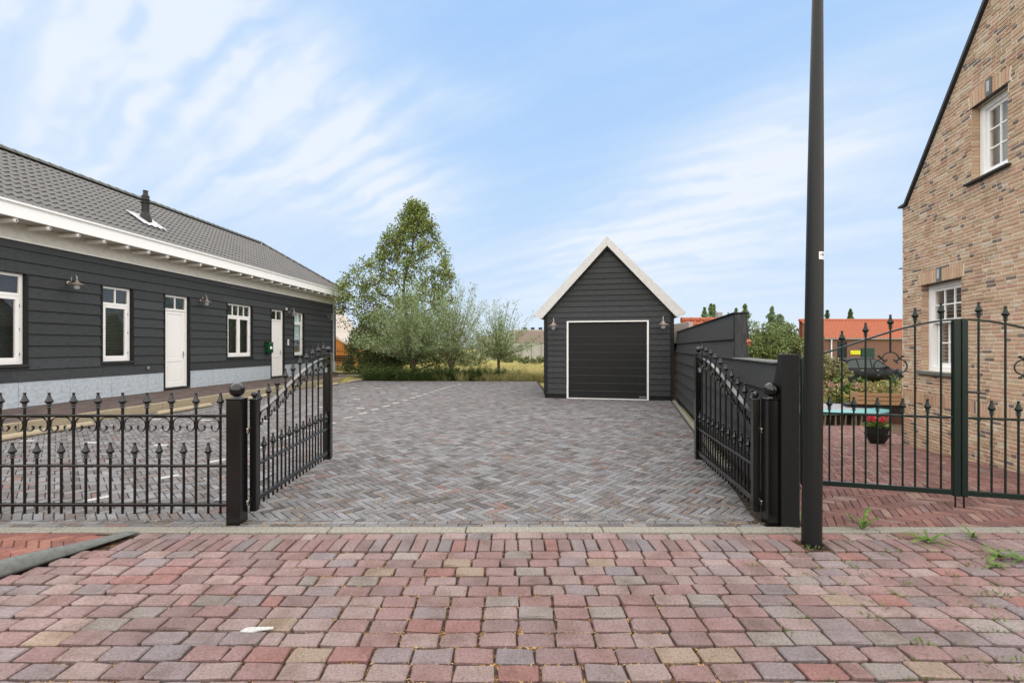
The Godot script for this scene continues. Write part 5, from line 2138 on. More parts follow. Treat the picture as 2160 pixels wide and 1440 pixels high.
# broadleaf tree inside an outline [height above base, left, right]
func outline_tree(called: String, label: String, at: Vector3, outline: Array, depth: float, clumps: int, per: int, rad: float, l: float, w: float, cols: Array, trunk_r: float, gaps := 0.0, group := "", limbs := 16) -> void:
	var t := thing(called, label, "tree", at, 0.0, group)
	var fn := FastNoiseLite.new()
	fn.seed = rng.randi() % 1000
	fn.frequency = 0.45
	var top: float = outline[-1][0]
	var lo: float = outline[0][0]
	var span := func(y: float) -> Vector2:
		for i in outline.size() - 1:
			if y <= outline[i + 1][0]:
				var k: float = (y - outline[i][0]) / maxf(outline[i + 1][0] - outline[i][0], 0.001)
				return Vector2(lerpf(outline[i][1], outline[i + 1][1], k), lerpf(outline[i][2], outline[i + 1][2], k))
		return Vector2(outline[-1][1], outline[-1][2])
	var pts := []
	var guard := 0
	while pts.size() < clumps and guard < clumps * 40:
		guard += 1
		var y := rr(lo, top)
		var s: Vector2 = span.call(y)
		var hw := (s.y - s.x) * 0.5
		if rng.randf() * 3.2 > hw * 2.0 + 0.35:
			continue
		var a := rr(-1, 1)
		var b := rr(-1, 1) * sqrt(1.0 - a * a * 0.85)
		var p := Vector3((s.x + s.y) * 0.5 + a * hw, y, b * maxf(hw, 0.2) * depth)
		if fn.get_noise_3dv(p * 1.6) < gaps - 0.45:
			continue
		pts.append(p)
	var cr := MB.new()
	var tk := MB.new()
	var spine := []
	var sr := []
	for i in 9:
		var y := top * 0.96 * i / 8.0
		var s: Vector2 = span.call(maxf(y, lo))
		var mid := (s.x + s.y) * 0.5 * smoothstep(0.0, 1.0, i / 8.0)
		spine.append(Vector3(mid + sin(i * 1.3) * 0.05, y, cos(i * 1.7) * 0.05))
		sr.append(lerpf(trunk_r, 0.012, pow(i / 8.0, 0.8)))
	tk.tube(spine, sr, 8)
	var nodes := spine.slice(2)
	for i in mini(limbs, pts.size()):
		var e: Vector3 = pts[i]
		var y0 := clampf(e.y - rr(0.25, 0.5) * e.distance_to(Vector3(0, e.y, 0)) - 0.5, 0.08 * top, top * 0.85)
		var f := y0 / (top * 0.96) * 8.0
		var k := int(f)
		var st: Vector3 = (spine[k] as Vector3).lerp(spine[mini(k + 1, 8)], f - k)
		var m1 := st.lerp(e, 0.4) + Vector3(0, 0.12, 0)
		var m2 := st.lerp(e, 0.75) + Vector3(0, 0.1, 0)
		var r0 := trunk_r * 0.42 * (1.0 - 0.5 * y0 / top)
		tk.tube([st, m1, m2, e], [r0, r0 * 0.7, r0 * 0.45, r0 * 0.18], 5, false)
		nodes.append_array([m1, m2, e])
	for i in pts.size():
		var p: Vector3 = pts[i]
		if i >= limbs:
			var best: Vector3 = nodes[0]
			for q in nodes:
				if q.distance_squared_to(p) < best.distance_squared_to(p) and q.y < p.y + 0.3:
					best = q
			tk.tube([best, best.lerp(p, 0.5) + Vector3(0, -0.04, 0), p], [0.02 * trunk_r / 0.14, 0.012 * trunk_r / 0.14, 0.005], 4, false)
			if i % 3 == 0:
				nodes.append(p)
		clump(cr, p, per, rad * rr(0.7, 1.3), l, w, cols)
	obj("trunk", tk, M.bark, t)
	obj("crown", cr, M.leaf, t)


# pollard willow: short trunk, knob, fan of long shoots with narrow leaves
func willow(label: String, at: Vector3, head: float, trunk_r: float, shoots: int, reach: float, height: float, per: int, lean: float) -> void:
	var t := thing("pollard_willow", label, "tree", at, 0.0, "pollard willows along the field edge")
	var tk := MB.new()
	tk.tube([Vector3(0, -0.1, 0), Vector3(0.01, head * 0.4, 0), Vector3(-0.02, head * 0.8, 0), Vector3(0, head, 0), Vector3(0, head + trunk_r, 0)], [trunk_r * 1.15, trunk_r, trunk_r * 1.05, trunk_r * 1.5, trunk_r * 0.8], 9)
	obj("trunk", tk, M.bark, t)
	var sm := MB.new()
	var cr := MB.new()
	var cols := [Color(0.17, 0.25, 0.10), Color(0.23, 0.31, 0.15), Color(0.33, 0.39, 0.24), Color(0.145, 0.22, 0.075), Color(0.27, 0.345, 0.175)]
	for i in shoots:
		var a := rng.randf() * TAU
		var tilt := pow(rng.randf(), 0.7) * 1.25
		var ln := height * rr(0.55, 1.0) * lerpf(1.0, 0.72, tilt / 1.25)
		var d := Vector3(sin(tilt) * cos(a) * reach + lean * 0.2, cos(tilt), sin(tilt) * sin(a) * reach).normalized()
		var p := Vector3(0, head, 0) + Vector3(d.x, 0, d.z) * trunk_r
		var path := [p]
		var n := 7
		for k in n:
			var cur := (d + Vector3(0, 0.10 * k * (0.6 if tilt < 0.9 else -0.9), 0) * 0.3 + rdir() * 0.07).normalized()
			p += cur * ln / n
			path.append(p)
		var rad := []
		for k in path.size():
			rad.append(lerpf(0.016, 0.003, k / float(n)))
		sm.tube(path, rad, 4, false)
		var cnt := int(per * ln / height)
		for q in cnt:
			var f := pow(rng.randf(), 0.75) * n
			var k := mini(int(f), n - 1)
			var c: Vector3 = (path[k] as Vector3).lerp(path[k + 1], f - k)
			var tw := rdir() * rr(0.02, 0.22)
			var dd := (d + rdir() * 0.9 + tw).normalized()
			leaf(cr, c + tw, dd, dd.cross(rdir()).normalized(), rr(0.10, 0.17), rr(0.022, 0.034), (cols[rng.randi() % 5] as Color) * rr(0.8, 1.25))
	obj("shoots", sm, M.twig, t)
	obj("crown", cr, M.leaf, t)


func conifer(label: String, at: Vector3, h: float, r: float, tint: Color) -> void:
	var t := thing("background_tree", label, "tree", at, 0.0, "trees far behind the yard")
	var tk := MB.new()
	tk.tube([Vector3.ZERO, Vector3(0, h * 0.5, 0), Vector3(0, h * 0.97, 0)], [0.14, 0.08, 0.02], 6)
	obj("trunk", tk, M.bark, t)
	var cr := MB.new()
	var n := int(140 + r * h * 22)
	for i in n:
		var f := pow(rng.randf(), 0.8)
		var y := h * (0.08 + 0.92 * f)
		var rad := r * 1.5 * pow(1.0 - f, 0.9) * (0.7 + 0.45 * sin(f * 37.0 + at.x * 3.0)) + 0.04
		var a := rng.randf() * TAU
		var q := rad * sqrt(rr(0.25, 1.0))
		clump(cr, Vector3(cos(a) * q, y, sin(a) * q), 12, 0.08 + 0.26 * (1.0 - f), 0.24 - 0.08 * f, 0.12, [tint, tint * 0.75, tint * 1.25])
	obj("crown", cr, M.leaf, t)


func bush(called: String, label: String, at: Vector3, r: Vector3, n: int, per: int, l: float, w: float, cols: Array, group := "") -> Node3D:
	var t := thing(called, label, "shrub", at, 0.0, group)
	var st := MB.new()
	var cr := MB.new()
	for i in n:
		var d := rdir()
		d.y = absf(d.y) if rng.randf() < 0.75 else d.y
		var k := pow(rng.randf(), 0.33) * rr(0.8, 1.08)
		var p := Vector3(d.x * r.x, r.y * 0.75 + d.y * r.y * (1.0 if d.y > 0 else 0.65), d.z * r.z) * 1.0
		p = Vector3(p.x * k, lerpf(r.y * 0.5, p.y, k), p.z * k)
		if i % 3 == 0:
			st.tube([Vector3(rr(-0.15, 0.15) * r.x, 0, rr(-0.15, 0.15) * r.z), Vector3(p.x * 0.4, p.y * 0.5, p.z * 0.4), p], [0.02, 0.012, 0.004], 4, false)
		clump(cr, p, per, 0.14 * (r.x + r.y) * 0.6, l, w, cols, 0.1)
	obj("stems", st, M.twig, t)
	obj("foliage", cr, M.leaf, t)
	return t


func grass_clump_mesh(n: int, h: float, spread: float, w: float, cols: Array, bend := 0.5) -> ArrayMesh:
	var m := MB.new()
	for i in n:
		var a := rng.randf() * TAU
		var o := Vector3(cos(a), 0, sin(a)) * spread * sqrt(rng.randf())
		var d := Vector3(cos(a + rr(-0.8, 0.8)) * bend * rr(0.2, 1.0), 1.0, sin(a + rr(-0.8, 0.8)) * bend * rr(0.2, 1.0)).normalized()
		var s := d.cross(rdir()).normalized()
		var hh := h * rr(0.55, 1.1)
		var c: Color = (cols[rng.randi() % cols.size()] as Color) * rr(0.8, 1.2)
		leaf(m, o, d, s, hh, w, c)
		if rng.randf() < 0.6:
			leaf(m, o + d * hh * 0.55, (d + Vector3(d.x, -0.4, d.z)).normalized(), s, hh * 0.5, w * 0.9, c)
	return m.mesh()


func herb_mesh(n: int, h: float, spread: float, l: float, w: float, cols: Array) -> ArrayMesh:
	var m := MB.new()
	for i in n:
		var a := rng.randf() * TAU
		var o := Vector3(cos(a), 0, sin(a)) * spread * sqrt(rng.randf())
		var tip := o + Vector3(rr(-0.1, 0.1), h * rr(0.6, 1.1), rr(-0.1, 0.1))
		m.col = cols[0] * 0.8
		m.tube([o, tip], [0.005, 0.002], 3, false)
		for k in 12:
			var p := o.lerp(tip, rr(0.15, 1.0))
			var d := (Vector3(cos(k * 2.4), 0.25, sin(k * 2.4))).normalized()
			leaf(m, p, d, d.cross(Vector3.UP).normalized(), l * rr(0.7, 1.2), w, (cols[rng.randi() % cols.size()] as Color) * rr(0.8, 1.2))
	return m.mesh()


func scatter(called: String, label: String, meshes: Array, where: Callable, n: int, category := "plants") -> void:
	var root := thing(called, label, category)
	root.set_meta("kind", "stuff")
	for k in meshes.size():
		var xf := []
		for i in n / meshes.size():
			var p = where.call()
			if p == null:
				continue
			var s := rr(0.7, 1.25)
			xf.append(Transform3D(Basis(Vector3.UP, rng.randf() * TAU).scaled(Vector3(s, s * rr(0.8, 1.2), s)), p))
		many(called.trim_suffix("s") + "_clumps", meshes[k], M.blade, root, xf, [])


func build_plants() -> void:
	var g0 := -0.62
	var poplar := [Color(0.14, 0.205, 0.045), Color(0.18, 0.245, 0.055), Color(0.115, 0.17, 0.038), Color(0.215, 0.265, 0.065), Color(0.23, 0.22, 0.065)]
	# outline heights above the base, left and right edges, in metres
	outline_tree("poplar_tree", "tall green poplar with open crown behind the willows", V(-5.5, g0 - 0.05, 25.0), [[1.2, -2.6, 2.3], [2.1, -3.1, 2.5], [2.9, -3.4, 2.5], [3.6, -3.65, 2.3], [4.4, -3.95, 2.15], [5.2, -4.0, 2.4], [5.9, -3.7, 2.45], [6.6, -3.35, 2.15], [6.9, -2.3, 2.1], [7.5, -1.95, 1.85], [8.3, -1.45, 1.5], [9.0, -0.95, 1.15], [9.7, -0.4, 0.8], [10.25, 0.05, 0.45]], 0.60, 760, 38, 0.31, 0.105, 0.09, poplar, 0.17, 0.17, "", 30)
	outline_tree("dark_shrub_tree", "dense dark green bushy tree left of the largest willow", V(-7.25, -0.6, 23.6), [[0.1, -0.9, 1.3], [0.8, -1.25, 1.5], [1.6, -1.35, 1.4], [2.4, -1.2, 1.2], [3.1, -0.7, 0.9], [3.7, -0.2, 0.4]], 0.8, 230, 52, 0.34, 0.10, 0.075, [Color(0.055, 0.095, 0.026), Color(0.075, 0.12, 0.032), Color(0.10, 0.14, 0.045), Color(0.14, 0.13, 0.05)], 0.09, -0.2)
	willow("largest silvery pollard willow, left of the three", V(-4.85, -0.42, 22.3), 1.35, 0.15, 230, 1.05, 4.0, 190, 0.0)
	willow("middle silvery pollard willow with tall loose shoots", V(-2.95, -0.42, 22.1), 1.30, 0.12, 84, 0.72, 4.3, 150, 0.5)
	willow("smallest pollard willow, nearest the garage, with slim trunk", V(-0.62, -0.24, 21.6), 1.25, 0.065, 84, 0.95, 3.15, 130, 0.0)
	# verge between driveway and field
	var green := [Color(0.085, 0.14, 0.035), Color(0.12, 0.17, 0.045), Color(0.15, 0.19, 0.06), Color(0.065, 0.11, 0.03)]
	var straw := [Color(0.40, 0.33, 0.15), Color(0.33, 0.30, 0.12), Color(0.28, 0.29, 0.10), Color(0.46, 0.38, 0.19)]
	var herbs := []
	var strw := []
	for i in 3:
		herbs.append(herb_mesh(7, 0.62, 0.22, 0.13, 0.04, green))
		strw.append(grass_clump_mesh(26, 0.45, 0.16, 0.014, straw))
	scatter("verge_weeds", "lush green weeds in a strip behind driveway under the willows", herbs, func():
		var x := rr(-7.0, 0.9)
		if rng.randf() < smoothstep(-2.2, 0.9, x) * 0.92: return null
		var d := rr(21.05, 23.2)
		return V(x, ground_y(x, d) + 0.02, d), 900)
	scatter("dry_grass", "straw coloured grass strip left of the garage", strw, func():
		var x := rr(-3.6, 1.6)
		if rng.randf() > smoothstep(-3.4, 0.3, x) + 0.12: return null
		var d := rr(20.85, 24.5)
		return V(x, ground_y(x, d) + 0.02, d), 900)
	var meadow := []
	for i in 2:
		meadow.append(grass_clump_mesh(22, 0.35, 0.3, 0.03, [Color(0.44, 0.38, 0.16), Color(0.33, 0.33, 0.12), Color(0.52, 0.43, 0.21)]))
	scatter("meadow_grass", "yellowing meadow grass beyond the willows", meadow, func():
		var d := 24.0 + pow(rng.randf(), 1.6) * 34.0
		var x := rr(-0.42, 0.14) * d
		if x < -7.5 and d < 28.0: return null
		return V(x, ground_y(x, d) + 0.01, d), 5200)
	# far shrub line
	var hedge_words := []
	for q in ["first", "second", "third", "fourth", "fifth", "sixth", "seventh", "eighth", "ninth", "tenth", "eleventh", "twelfth", "thirteenth", "fourteenth"]:
		hedge_words.append(q + " low shrub from the left in hedge line across field")
	for i in 14:
		var d := rr(50, 75)
		var x := (-0.40 + 0.034 * i) * d + rr(-1, 1)
		bush("field_shrub", hedge_words[i], V(x, ground_y(x, d) - 0.05, d), Vector3(rr(1.4, 2.6), rr(0.6, 1.2), 1.2), 46, 22, 0.24, 0.17, [Color(0.10, 0.135, 0.05), Color(0.15, 0.17, 0.07), Color(0.20, 0.19, 0.10)], "hedge line across the field")
	# yard side
	var tall := [[25.4, 7.6, 1.1], [26.9, 8.2, 1.3], [28.0, 8.3, 1.2], [28.6, 6.9, 0.9], [30.3, 7.6, 0.9], [32.3, 8.3, 1.9], [34.3, 7.7, 1.7], [36.1, 6.8, 2.4], [37.2, 6.9, 2.2], [38.4, 5.6, 2.0], [41.6, 6.6, 1.4], [43.7, 7.5, 0.9], [44.6, 7.0, 0.9], [45.8, 7.5, 0.8], [46.9, 7.3, 1.2]]
	var say := ["leftmost pointed tree far behind the fence", "second pointed tree behind the fence from the left", "third pointed tree behind the fence from the left", "short pointed tree behind the orange garden roof", "narrow tree tip above the highest fence end", "tall pointed tree right of the high fence end", "slim pointed tree second right of the fence end", "broad bluish tree third right of the fence end", "broad bluish tree fourth right of the fence end", "low tree half hidden by the lamp post", "tree just right of lamp post behind orange roof", "dark tree tip above the orange roof, left one", "second dark tree tip above the orange roof", "third dark tree tip above the orange roof", "rightmost dark tree tip above the orange roof"]
	for i in tall.size():
		var tint := Color(0.15, 0.22, 0.085) if i < 7 else (Color(0.17, 0.23, 0.13) if i < 10 else Color(0.075, 0.13, 0.045))
		conifer(say[i], V(tall[i][0], -0.85, 60.0 + (i % 3) * 1.5), tall[i][1], tall[i][2], tint)
	var bs := [[16.6, 30.0, 1.7, 2.2], [18.4, 31.0, 1.9, 2.0], [19.9, 30.5, 1.3, 1.5], [20.7, 32.0, 0.9, 1.75], [25.6, 41.0, 2.0, 1.6], [18.9, 27.5, 1.3, 1.1]]
	var bw := ["bright green shrub right of the high fence end", "large mixed green shrub behind the low fence section", "brownish shrub behind the fence end post", "green shrub left of the lamp post in the distance", "green shrub far behind, beside orange roofed building", "low olive shrub above the low fence cap"]
	for i in bs.size():
		var cc := [Color(0.12, 0.165, 0.05), Color(0.17, 0.20, 0.07), Color(0.09, 0.13, 0.045)] if i % 3 != 2 else [Color(0.22, 0.20, 0.10), Color(0.26, 0.22, 0.13), Color(0.15, 0.17, 0.07)]
		bush("garden_shrub", bw[i], V(bs[i][0], ground_y(bs[i][0], bs[i][1]) - 0.05, bs[i][1]), Vector3(bs[i][2], bs[i][3], 1.2), 110, 40, 0.17, 0.11, cc, "shrubs behind the yard")
	var lw := ["first pale shrub from left in tree line beyond fence", "second pale shrub from left in tree line beyond fence", "third pale shrub from left in tree line beyond fence", "fourth pale shrub from left in tree line beyond fence", "fifth pale shrub from left in tree line beyond fence"]
	for i in 5:
		bush("tree_line_shrub", lw[i], V(23.6 + i * 1.75, -0.9, 45.0 + (i % 2) * 1.5), Vector3(1.5, 2.1 + 0.35 * (i % 3), 1.2), 120, 34, 0.22, 0.14, [Color(0.15, 0.20, 0.075), Color(0.20, 0.24, 0.10), Color(0.12, 0.165, 0.06)], "tree line beyond the fence")
	# border behind the trampoline
	var bl := [Color(0.30, 0.32, 0.11), Color(0.40, 0.36, 0.15), Color(0.20, 0.26, 0.08), Color(0.45, 0.33, 0.20)]
	var og := []
	for i in 3:
		og.append(grass_clump_mesh(40, 0.75, 0.18, 0.016, bl, 0.7))
	scatter("ornamental_grass", "soft yellow green ornamental grasses behind the blue trampoline", og, func():
		var d := rr(14.9, 18.5)
		var x := rr(0.55, 0.87) * d
		return V(x, ground_y(x, d) - 0.12, d), 300)
	var hy := [[11.2, 15.0], [12.15, 14.8], [13.0, 15.2], [11.7, 16.2], [13.6, 16.4]]
	var hw := ["hydrangea bush with fading heads, left one behind trampoline", "hydrangea bush with fading pink heads, middle of the front row", "hydrangea bush with fading heads beside the brick house corner", "hydrangea bush in second row, behind the left one", "hydrangea bush in second row by the house corner"]
	for i in hy.size():
		var at := V(hy[i][0], ground_y(hy[i][0], hy[i][1]) - 0.02, hy[i][1])
		var t := bush("hydrangea", hw[i], at, Vector3(0.62, 0.62, 0.5), 46, 26, 0.14, 0.095, [Color(0.10, 0.15, 0.035), Color(0.15, 0.20, 0.05), Color(0.07, 0.11, 0.03)], "hydrangeas in the border")
		for k in 13:
			var a := rng.randf() * TAU
			var el := rr(0.15, 1.1)
			var c := Vector3(cos(a) * cos(el) * 0.62, 0.45 + sin(el) * 0.62, sin(a) * cos(el) * 0.5 + 0.08)
			var m := MB.new()
			var base: Color = [Color(0.56, 0.38, 0.24), Color(0.55, 0.46, 0.17), Color(0.50, 0.29, 0.24), Color(0.48, 0.46, 0.20)][rng.randi() % 4]
			for q in 60:
				var d := rdir()
				leaf(m, c + d * 0.10 * rr(0.8, 1.0), (rdir() + d * 0.3).normalized(), d.cross(rdir()).normalized(), 0.045, 0.045, base * rr(0.75, 1.25))
			obj("flower_head", m, M.blade, t)


func weed(label: String, at: Vector3, n: int, l: float, tall: float) -> void:
	var t := thing("paving_weed", label, "weed", at, rng.randf() * TAU, "weeds on the paving")
	var m := MB.new()
	var cols := [Color(0.10, 0.185, 0.035), Color(0.135, 0.225, 0.05), Color(0.08, 0.15, 0.03)]
	for i in n:
		var a := TAU * i / n + rr(-0.3, 0.3)
		var out := Vector3(cos(a), 0, sin(a))
		var p := Vector3.ZERO
		var d := (out + Vector3(0, rr(0.3, 1.0) + tall * 2.0, 0)).normalized()
		var ll := l * rr(0.6, 1.15)
		# lobed blade: a chain of leaflets bending down
		for k in 4:
			var s := d.cross(Vector3.UP).normalized()
			leaf(m, p, d, s, ll * 0.42, ll * 0.16, cols[rng.randi() % 3])
			if k > 0:
				leaf(m, p, (d + s).normalized(), d, ll * 0.18, ll * 0.09, cols[rng.randi() % 3])
				leaf(m, p, (d - s).normalized(), d, ll * 0.18, ll * 0.09, cols[rng.randi() % 3])
			p += d * ll * 0.28
			d = (d + Vector3(0, -0.22, 0)).normalized()
	obj("leaves", m, M.blade, t)


func build_small_green() -> void:
	var sh := thing("white_shard", "broken white tile shard lying flat on street bricks at left", "shard", V(-1.41, 0.003, 2.485), 0.06)
	var sm := MB.new()
	sm.t = Transform3D(Basis(Vector3.RIGHT, -PI / 2), Vector3.ZERO)
	sm.slab(PackedVector2Array([Vector2(-0.07, -0.012), Vector2(0.0, -0.02), Vector2(0.03, -0.008), Vector2(0.10, 0.004), Vector2(0.095, 0.02), Vector2(-0.03, 0.024), Vector2(-0.06, 0.014)]), 0.0, 0.006)
	obj("shard_piece", sm, M.white_paver, sh)
	weed("largest weed, upright, on concrete edging right of lamp post", V(2.98, 0.0, 3.87), 9, 0.17, 0.5)
	weed("spreading weed on street bricks right of the largest one", V(3.32, 0.0, 3.63), 13, 0.15, 0.0)
	weed("bushy weed on street bricks near right edge of view", V(3.58, 0.0, 3.35), 14, 0.13, 0.1)
	weed("flat weed on street bricks at the far right edge", V(3.70, 0.0, 3.31), 10, 0.10, 0.0)
	weed("small weed below the bushy one at right", V(3.42, 0.0, 3.22), 9, 0.09, 0.0)
	weed("thin weed by the foot of black fence end post", V(2.55, 0.0, 3.96), 8, 0.12, 0.5)
	weed("weed beside the edging below the green gate", V(3.75, 0.0, 3.70), 9, 0.10, 0.1)
	var tuft := []
	for i in 3:
		tuft.append(grass_clump_mesh(12, 0.030, 0.032, 0.006, [Color(0.12, 0.19, 0.045), Color(0.18, 0.22, 0.07), Color(0.26, 0.22, 0.10)], 1.1))
	scatter("joint_grass", "tiny grass tufts in the joints at right of the street", tuft, func():
		var d := 2.0 + 1.75 * rng.randf()
		var x := d * (0.45 + 0.72 * sqrt(rng.randf()))
		# keep to the joints between rows
		if d < 3.4: d = 3.476 - round((3.476 - d) / 0.1225) * 0.1225
		return V(x, -0.014, d), 84)
	var lit := []
	for i in 3:
		var m := MB.new()
		for k in 16:
			var d := Vector3(rr(-1, 1), rr(-0.05, 0.06), rr(-0.6, 0.6)).normalized()
			leaf(m, Vector3(rr(-0.06, 0.06), rr(0.0, 0.003), rr(-0.008, 0.008)), d, d.cross(Vector3.UP).normalized(), rr(0.006, 0.016), rr(0.003, 0.006), [Color(0.45, 0.27, 0.09), Color(0.52, 0.36, 0.16), Color(0.36, 0.21, 0.08), Color(0.58, 0.45, 0.24)][rng.randi() % 4])
		lit.append(m.mesh())
	scatter("leaf_litter", "orange brown leaf litter caught in the street joints", lit, func():
		var d := 1.9 + 1.6 * rng.randf()
		var x := rr(-1.15, 0.75) * d
		if x < kerb_x(d) + 0.2: return null
		d = 3.476 - round((3.476 - d) / 0.1225) * 0.1225
		return V(x, -0.020, d + rr(-0.006, 0.006)), 900, "litter")
	scatter("straw_litter", "pale straw litter strewn on driveway inside the gate", lit, func():
		var x := 0.0
		var d := 0.0
		if rng.randf() < 0.5:
			d = 3.95 + pow(rng.randf(), 2.0) * 1.2
			x = rr(-1.1, 0.55) * d
		else:
			d = rr(4.0, 12.0)
			x = -0.55 * d + rr(-1.2, 0.9)
			if rng.randf() < 0.3: x = fence_x(d) - rr(0.2, 1.0)
		return V(x, 0.004, d), 520, "litter")


# ------------------------------------------------------------------ things in the yard and beyond
func build_yard_things() -> void:
	# trampoline in a ring of stakes
	var c := V(8.75, 0.0, 13.2)
	var gy := ground_y(8.75, 12.4)
	var t := thing("trampoline", "low round trampoline with turquoise edge pad ringed by wooden stakes", "trampoline", Vector3(c.x, gy, c.z))
	var rx := 2.02
	var rz := 1.15
	var top := 0.40
	var pad := MB.new()
	var inn := []
	var outr := []
	var low := []
	for i in 40:
		var a := TAU * i / 40
		outr.append(Vector3(cos(a) * rx, top, -sin(a) * rz))
		inn.append(Vector3(cos(a) * (rx - 0.36), top + 0.035, -sin(a) * (rz - 0.30)))
		low.append(Vector3(cos(a) * (rx + 0.01), top - 0.06, -sin(a) * (rz + 0.01)))
	pad.ring_strip([low, outr, inn])
	obj("edge_pad", pad, M.tramp_pad, t)
	var mm := MB.new()
	var f := []
	for p in inn:
		f.append(p + Vector3(0, -0.02, 0))
	mm.poly(f, Vector3.UP)
	obj("jump_mat", mm, M.tramp_mat, t)
	var bk := MB.new()
	var k0 := []
	var k1 := []
	for i in 40:
		var a := TAU * i / 40
		k0.append(Vector3(cos(a) * (rx - 0.12), 0, -sin(a) * (rz - 0.12)))
		k1.append(Vector3(cos(a) * (rx - 0.12), top - 0.02, -sin(a) * (rz - 0.12)))
	bk.ring_strip([k0, k1])
	obj("net_skirt", bk, M.pot, t)
	for i in 84:
		var a := TAU * i / 84 + rr(-0.02, 0.02)
		var s := MB.new()
		var p := Vector3(cos(a) * (rx - 0.06), 0, -sin(a) * (rz - 0.06))
		s.tube([p + Vector3(0, -0.05, 0), p + Vector3(rr(-0.05, 0.05), top - 0.05 - rr(0, 0.03), 0)], [rr(0.02, 0.032), rr(0.017, 0.028)], 6)
		obj("stake", s, M.stick, t)
	# pot with red flowers at the house corner
	var pp := V(6.86, yard_y(8.55), 8.55)
	var pt := thing("flower_pot", "black tapered flower pot with red flowers at brick house corner", "flower pot", pp)
	var m := MB.new()
	m.lathe([Vector2(0.11, 0.0), Vector2(0.15, 0.07), Vector2(0.205, 0.185), Vector2(0.215, 0.19), Vector2(0.17, 0.195), Vector2(0.185, 0.31), Vector2(0.195, 0.32), Vector2(0.18, 0.325), Vector2(0.165, 0.29), Vector2(0.0, 0.28)], Vector3.ZERO, 8, true)
	obj("pot", m, M.pot, pt)
	var lf := MB.new()
	for i in 150:
		var d := rdir()
		d.y = absf(d.y) * 0.7
		var q := d.cross(Vector3.UP).normalized()
		leaf(lf, Vector3(0, 0.29, 0) + d * rr(0.05, 0.20), (d + rdir() * 0.4).normalized(), q if q.length() > 0.1 else Vector3.RIGHT, 0.085, 0.055, [Color(0.16, 0.28, 0.05), Color(0.24, 0.34, 0.07), Color(0.11, 0.2, 0.04)][i % 3])
	obj("foliage", lf, M.blade, pt)
	for i in 12:
		var a := rng.randf() * TAU
		var h := MB.new()
		var cc := Vector3(cos(a) * rr(0.03, 0.17), rr(0.42, 0.50), sin(a) * rr(0.03, 0.15))
		for q in 34:
			var d := rdir()
			leaf(h, cc + d * 0.022, (rdir() + d).normalized(), d.cross(rdir()).normalized(), 0.04, 0.034, Color(0.62, 0.07, 0.10) * rr(0.7, 1.3))
		obj("flower_head", h, M.blade, pt)
	# slatted planter on a stack beside the house
	var pl := thing("planter_box", "wooden slatted planter box with plants behind the flower pot", "planter", V(10.6, ground_y(10.6, 12.9) + 0.52, 12.9), -0.35)
	for r in 3:
		var s := MB.new()
		s.cbox(Vector3(-0.75, r * 0.115, 0.26), Vector3(0.85, r * 0.115 + 0.10, 0.29), 0.006)
		obj("slat", s, M.planter_wood, pl)
	for q in [[-0.75, -0.72], [0.82, 0.85]]:
		var s := MB.new()
		s.cbox(Vector3(q[0], 0, -0.3), Vector3(q[1], 0.33, 0.258), 0.006)
		obj("end_board", s, M.planter_wood, pl)
	var so := MB.new()
	so.cbox(Vector3(-0.715, 0.0, -0.3), Vector3(0.815, 0.27, 0.255), 0.006)
	obj("soil", so, M.soil, pl)
	var fo := MB.new()
	for i in 26:
		clump(fo, Vector3(rr(-0.68, 0.78), rr(0.33, 0.5), rr(-0.25, 0.2)), 22, 0.13, 0.12, 0.035, [Color(0.28, 0.30, 0.10), Color(0.38, 0.34, 0.14), Color(0.30, 0.20, 0.12)])
	obj("foliage", fo, M.leaf, pl)
	var rk := thing("steel_planter_base", "dark rusty steel base under the wooden planter", "planter base", V(10.45, ground_y(10.45, 12.9) - 0.02, 12.9), -0.35)
	var b1 := MB.new()
	b1.cbox(Vector3(-0.9, 0.0, -0.3), Vector3(0.9, 0.30, 0.24), 0.01)
	obj("lower_tier", b1, M.rust, rk)
	var b2 := MB.new()
	b2.cbox(Vector3(-0.85, 0.305, -0.3), Vector3(0.88, 0.535, 0.20), 0.01)
	obj("upper_tier", b2, M.pot, rk)


func tiled_plane(parent: Node, called: String, o: Vector3, ex: Vector3, ez_down: Vector3, cols: int, rows: int, w: float, l: float, material: Material, single: bool) -> void:
	var up := ez_down.cross(ex).normalized()
	var tm := tile_mesh(w, l + 0.04)
	var xf := []
	for r in rows:
		for c in cols:
			xf.append(Transform3D(Basis(ex, up, ez_down), o + ex * (c * w) + ez_down * ((r + 1) * l)))
	if single:
		for x in xf:
			obj(called, tm, material, parent).transform = x
	else:
		many(called + "s", tm, material, parent, xf, [])


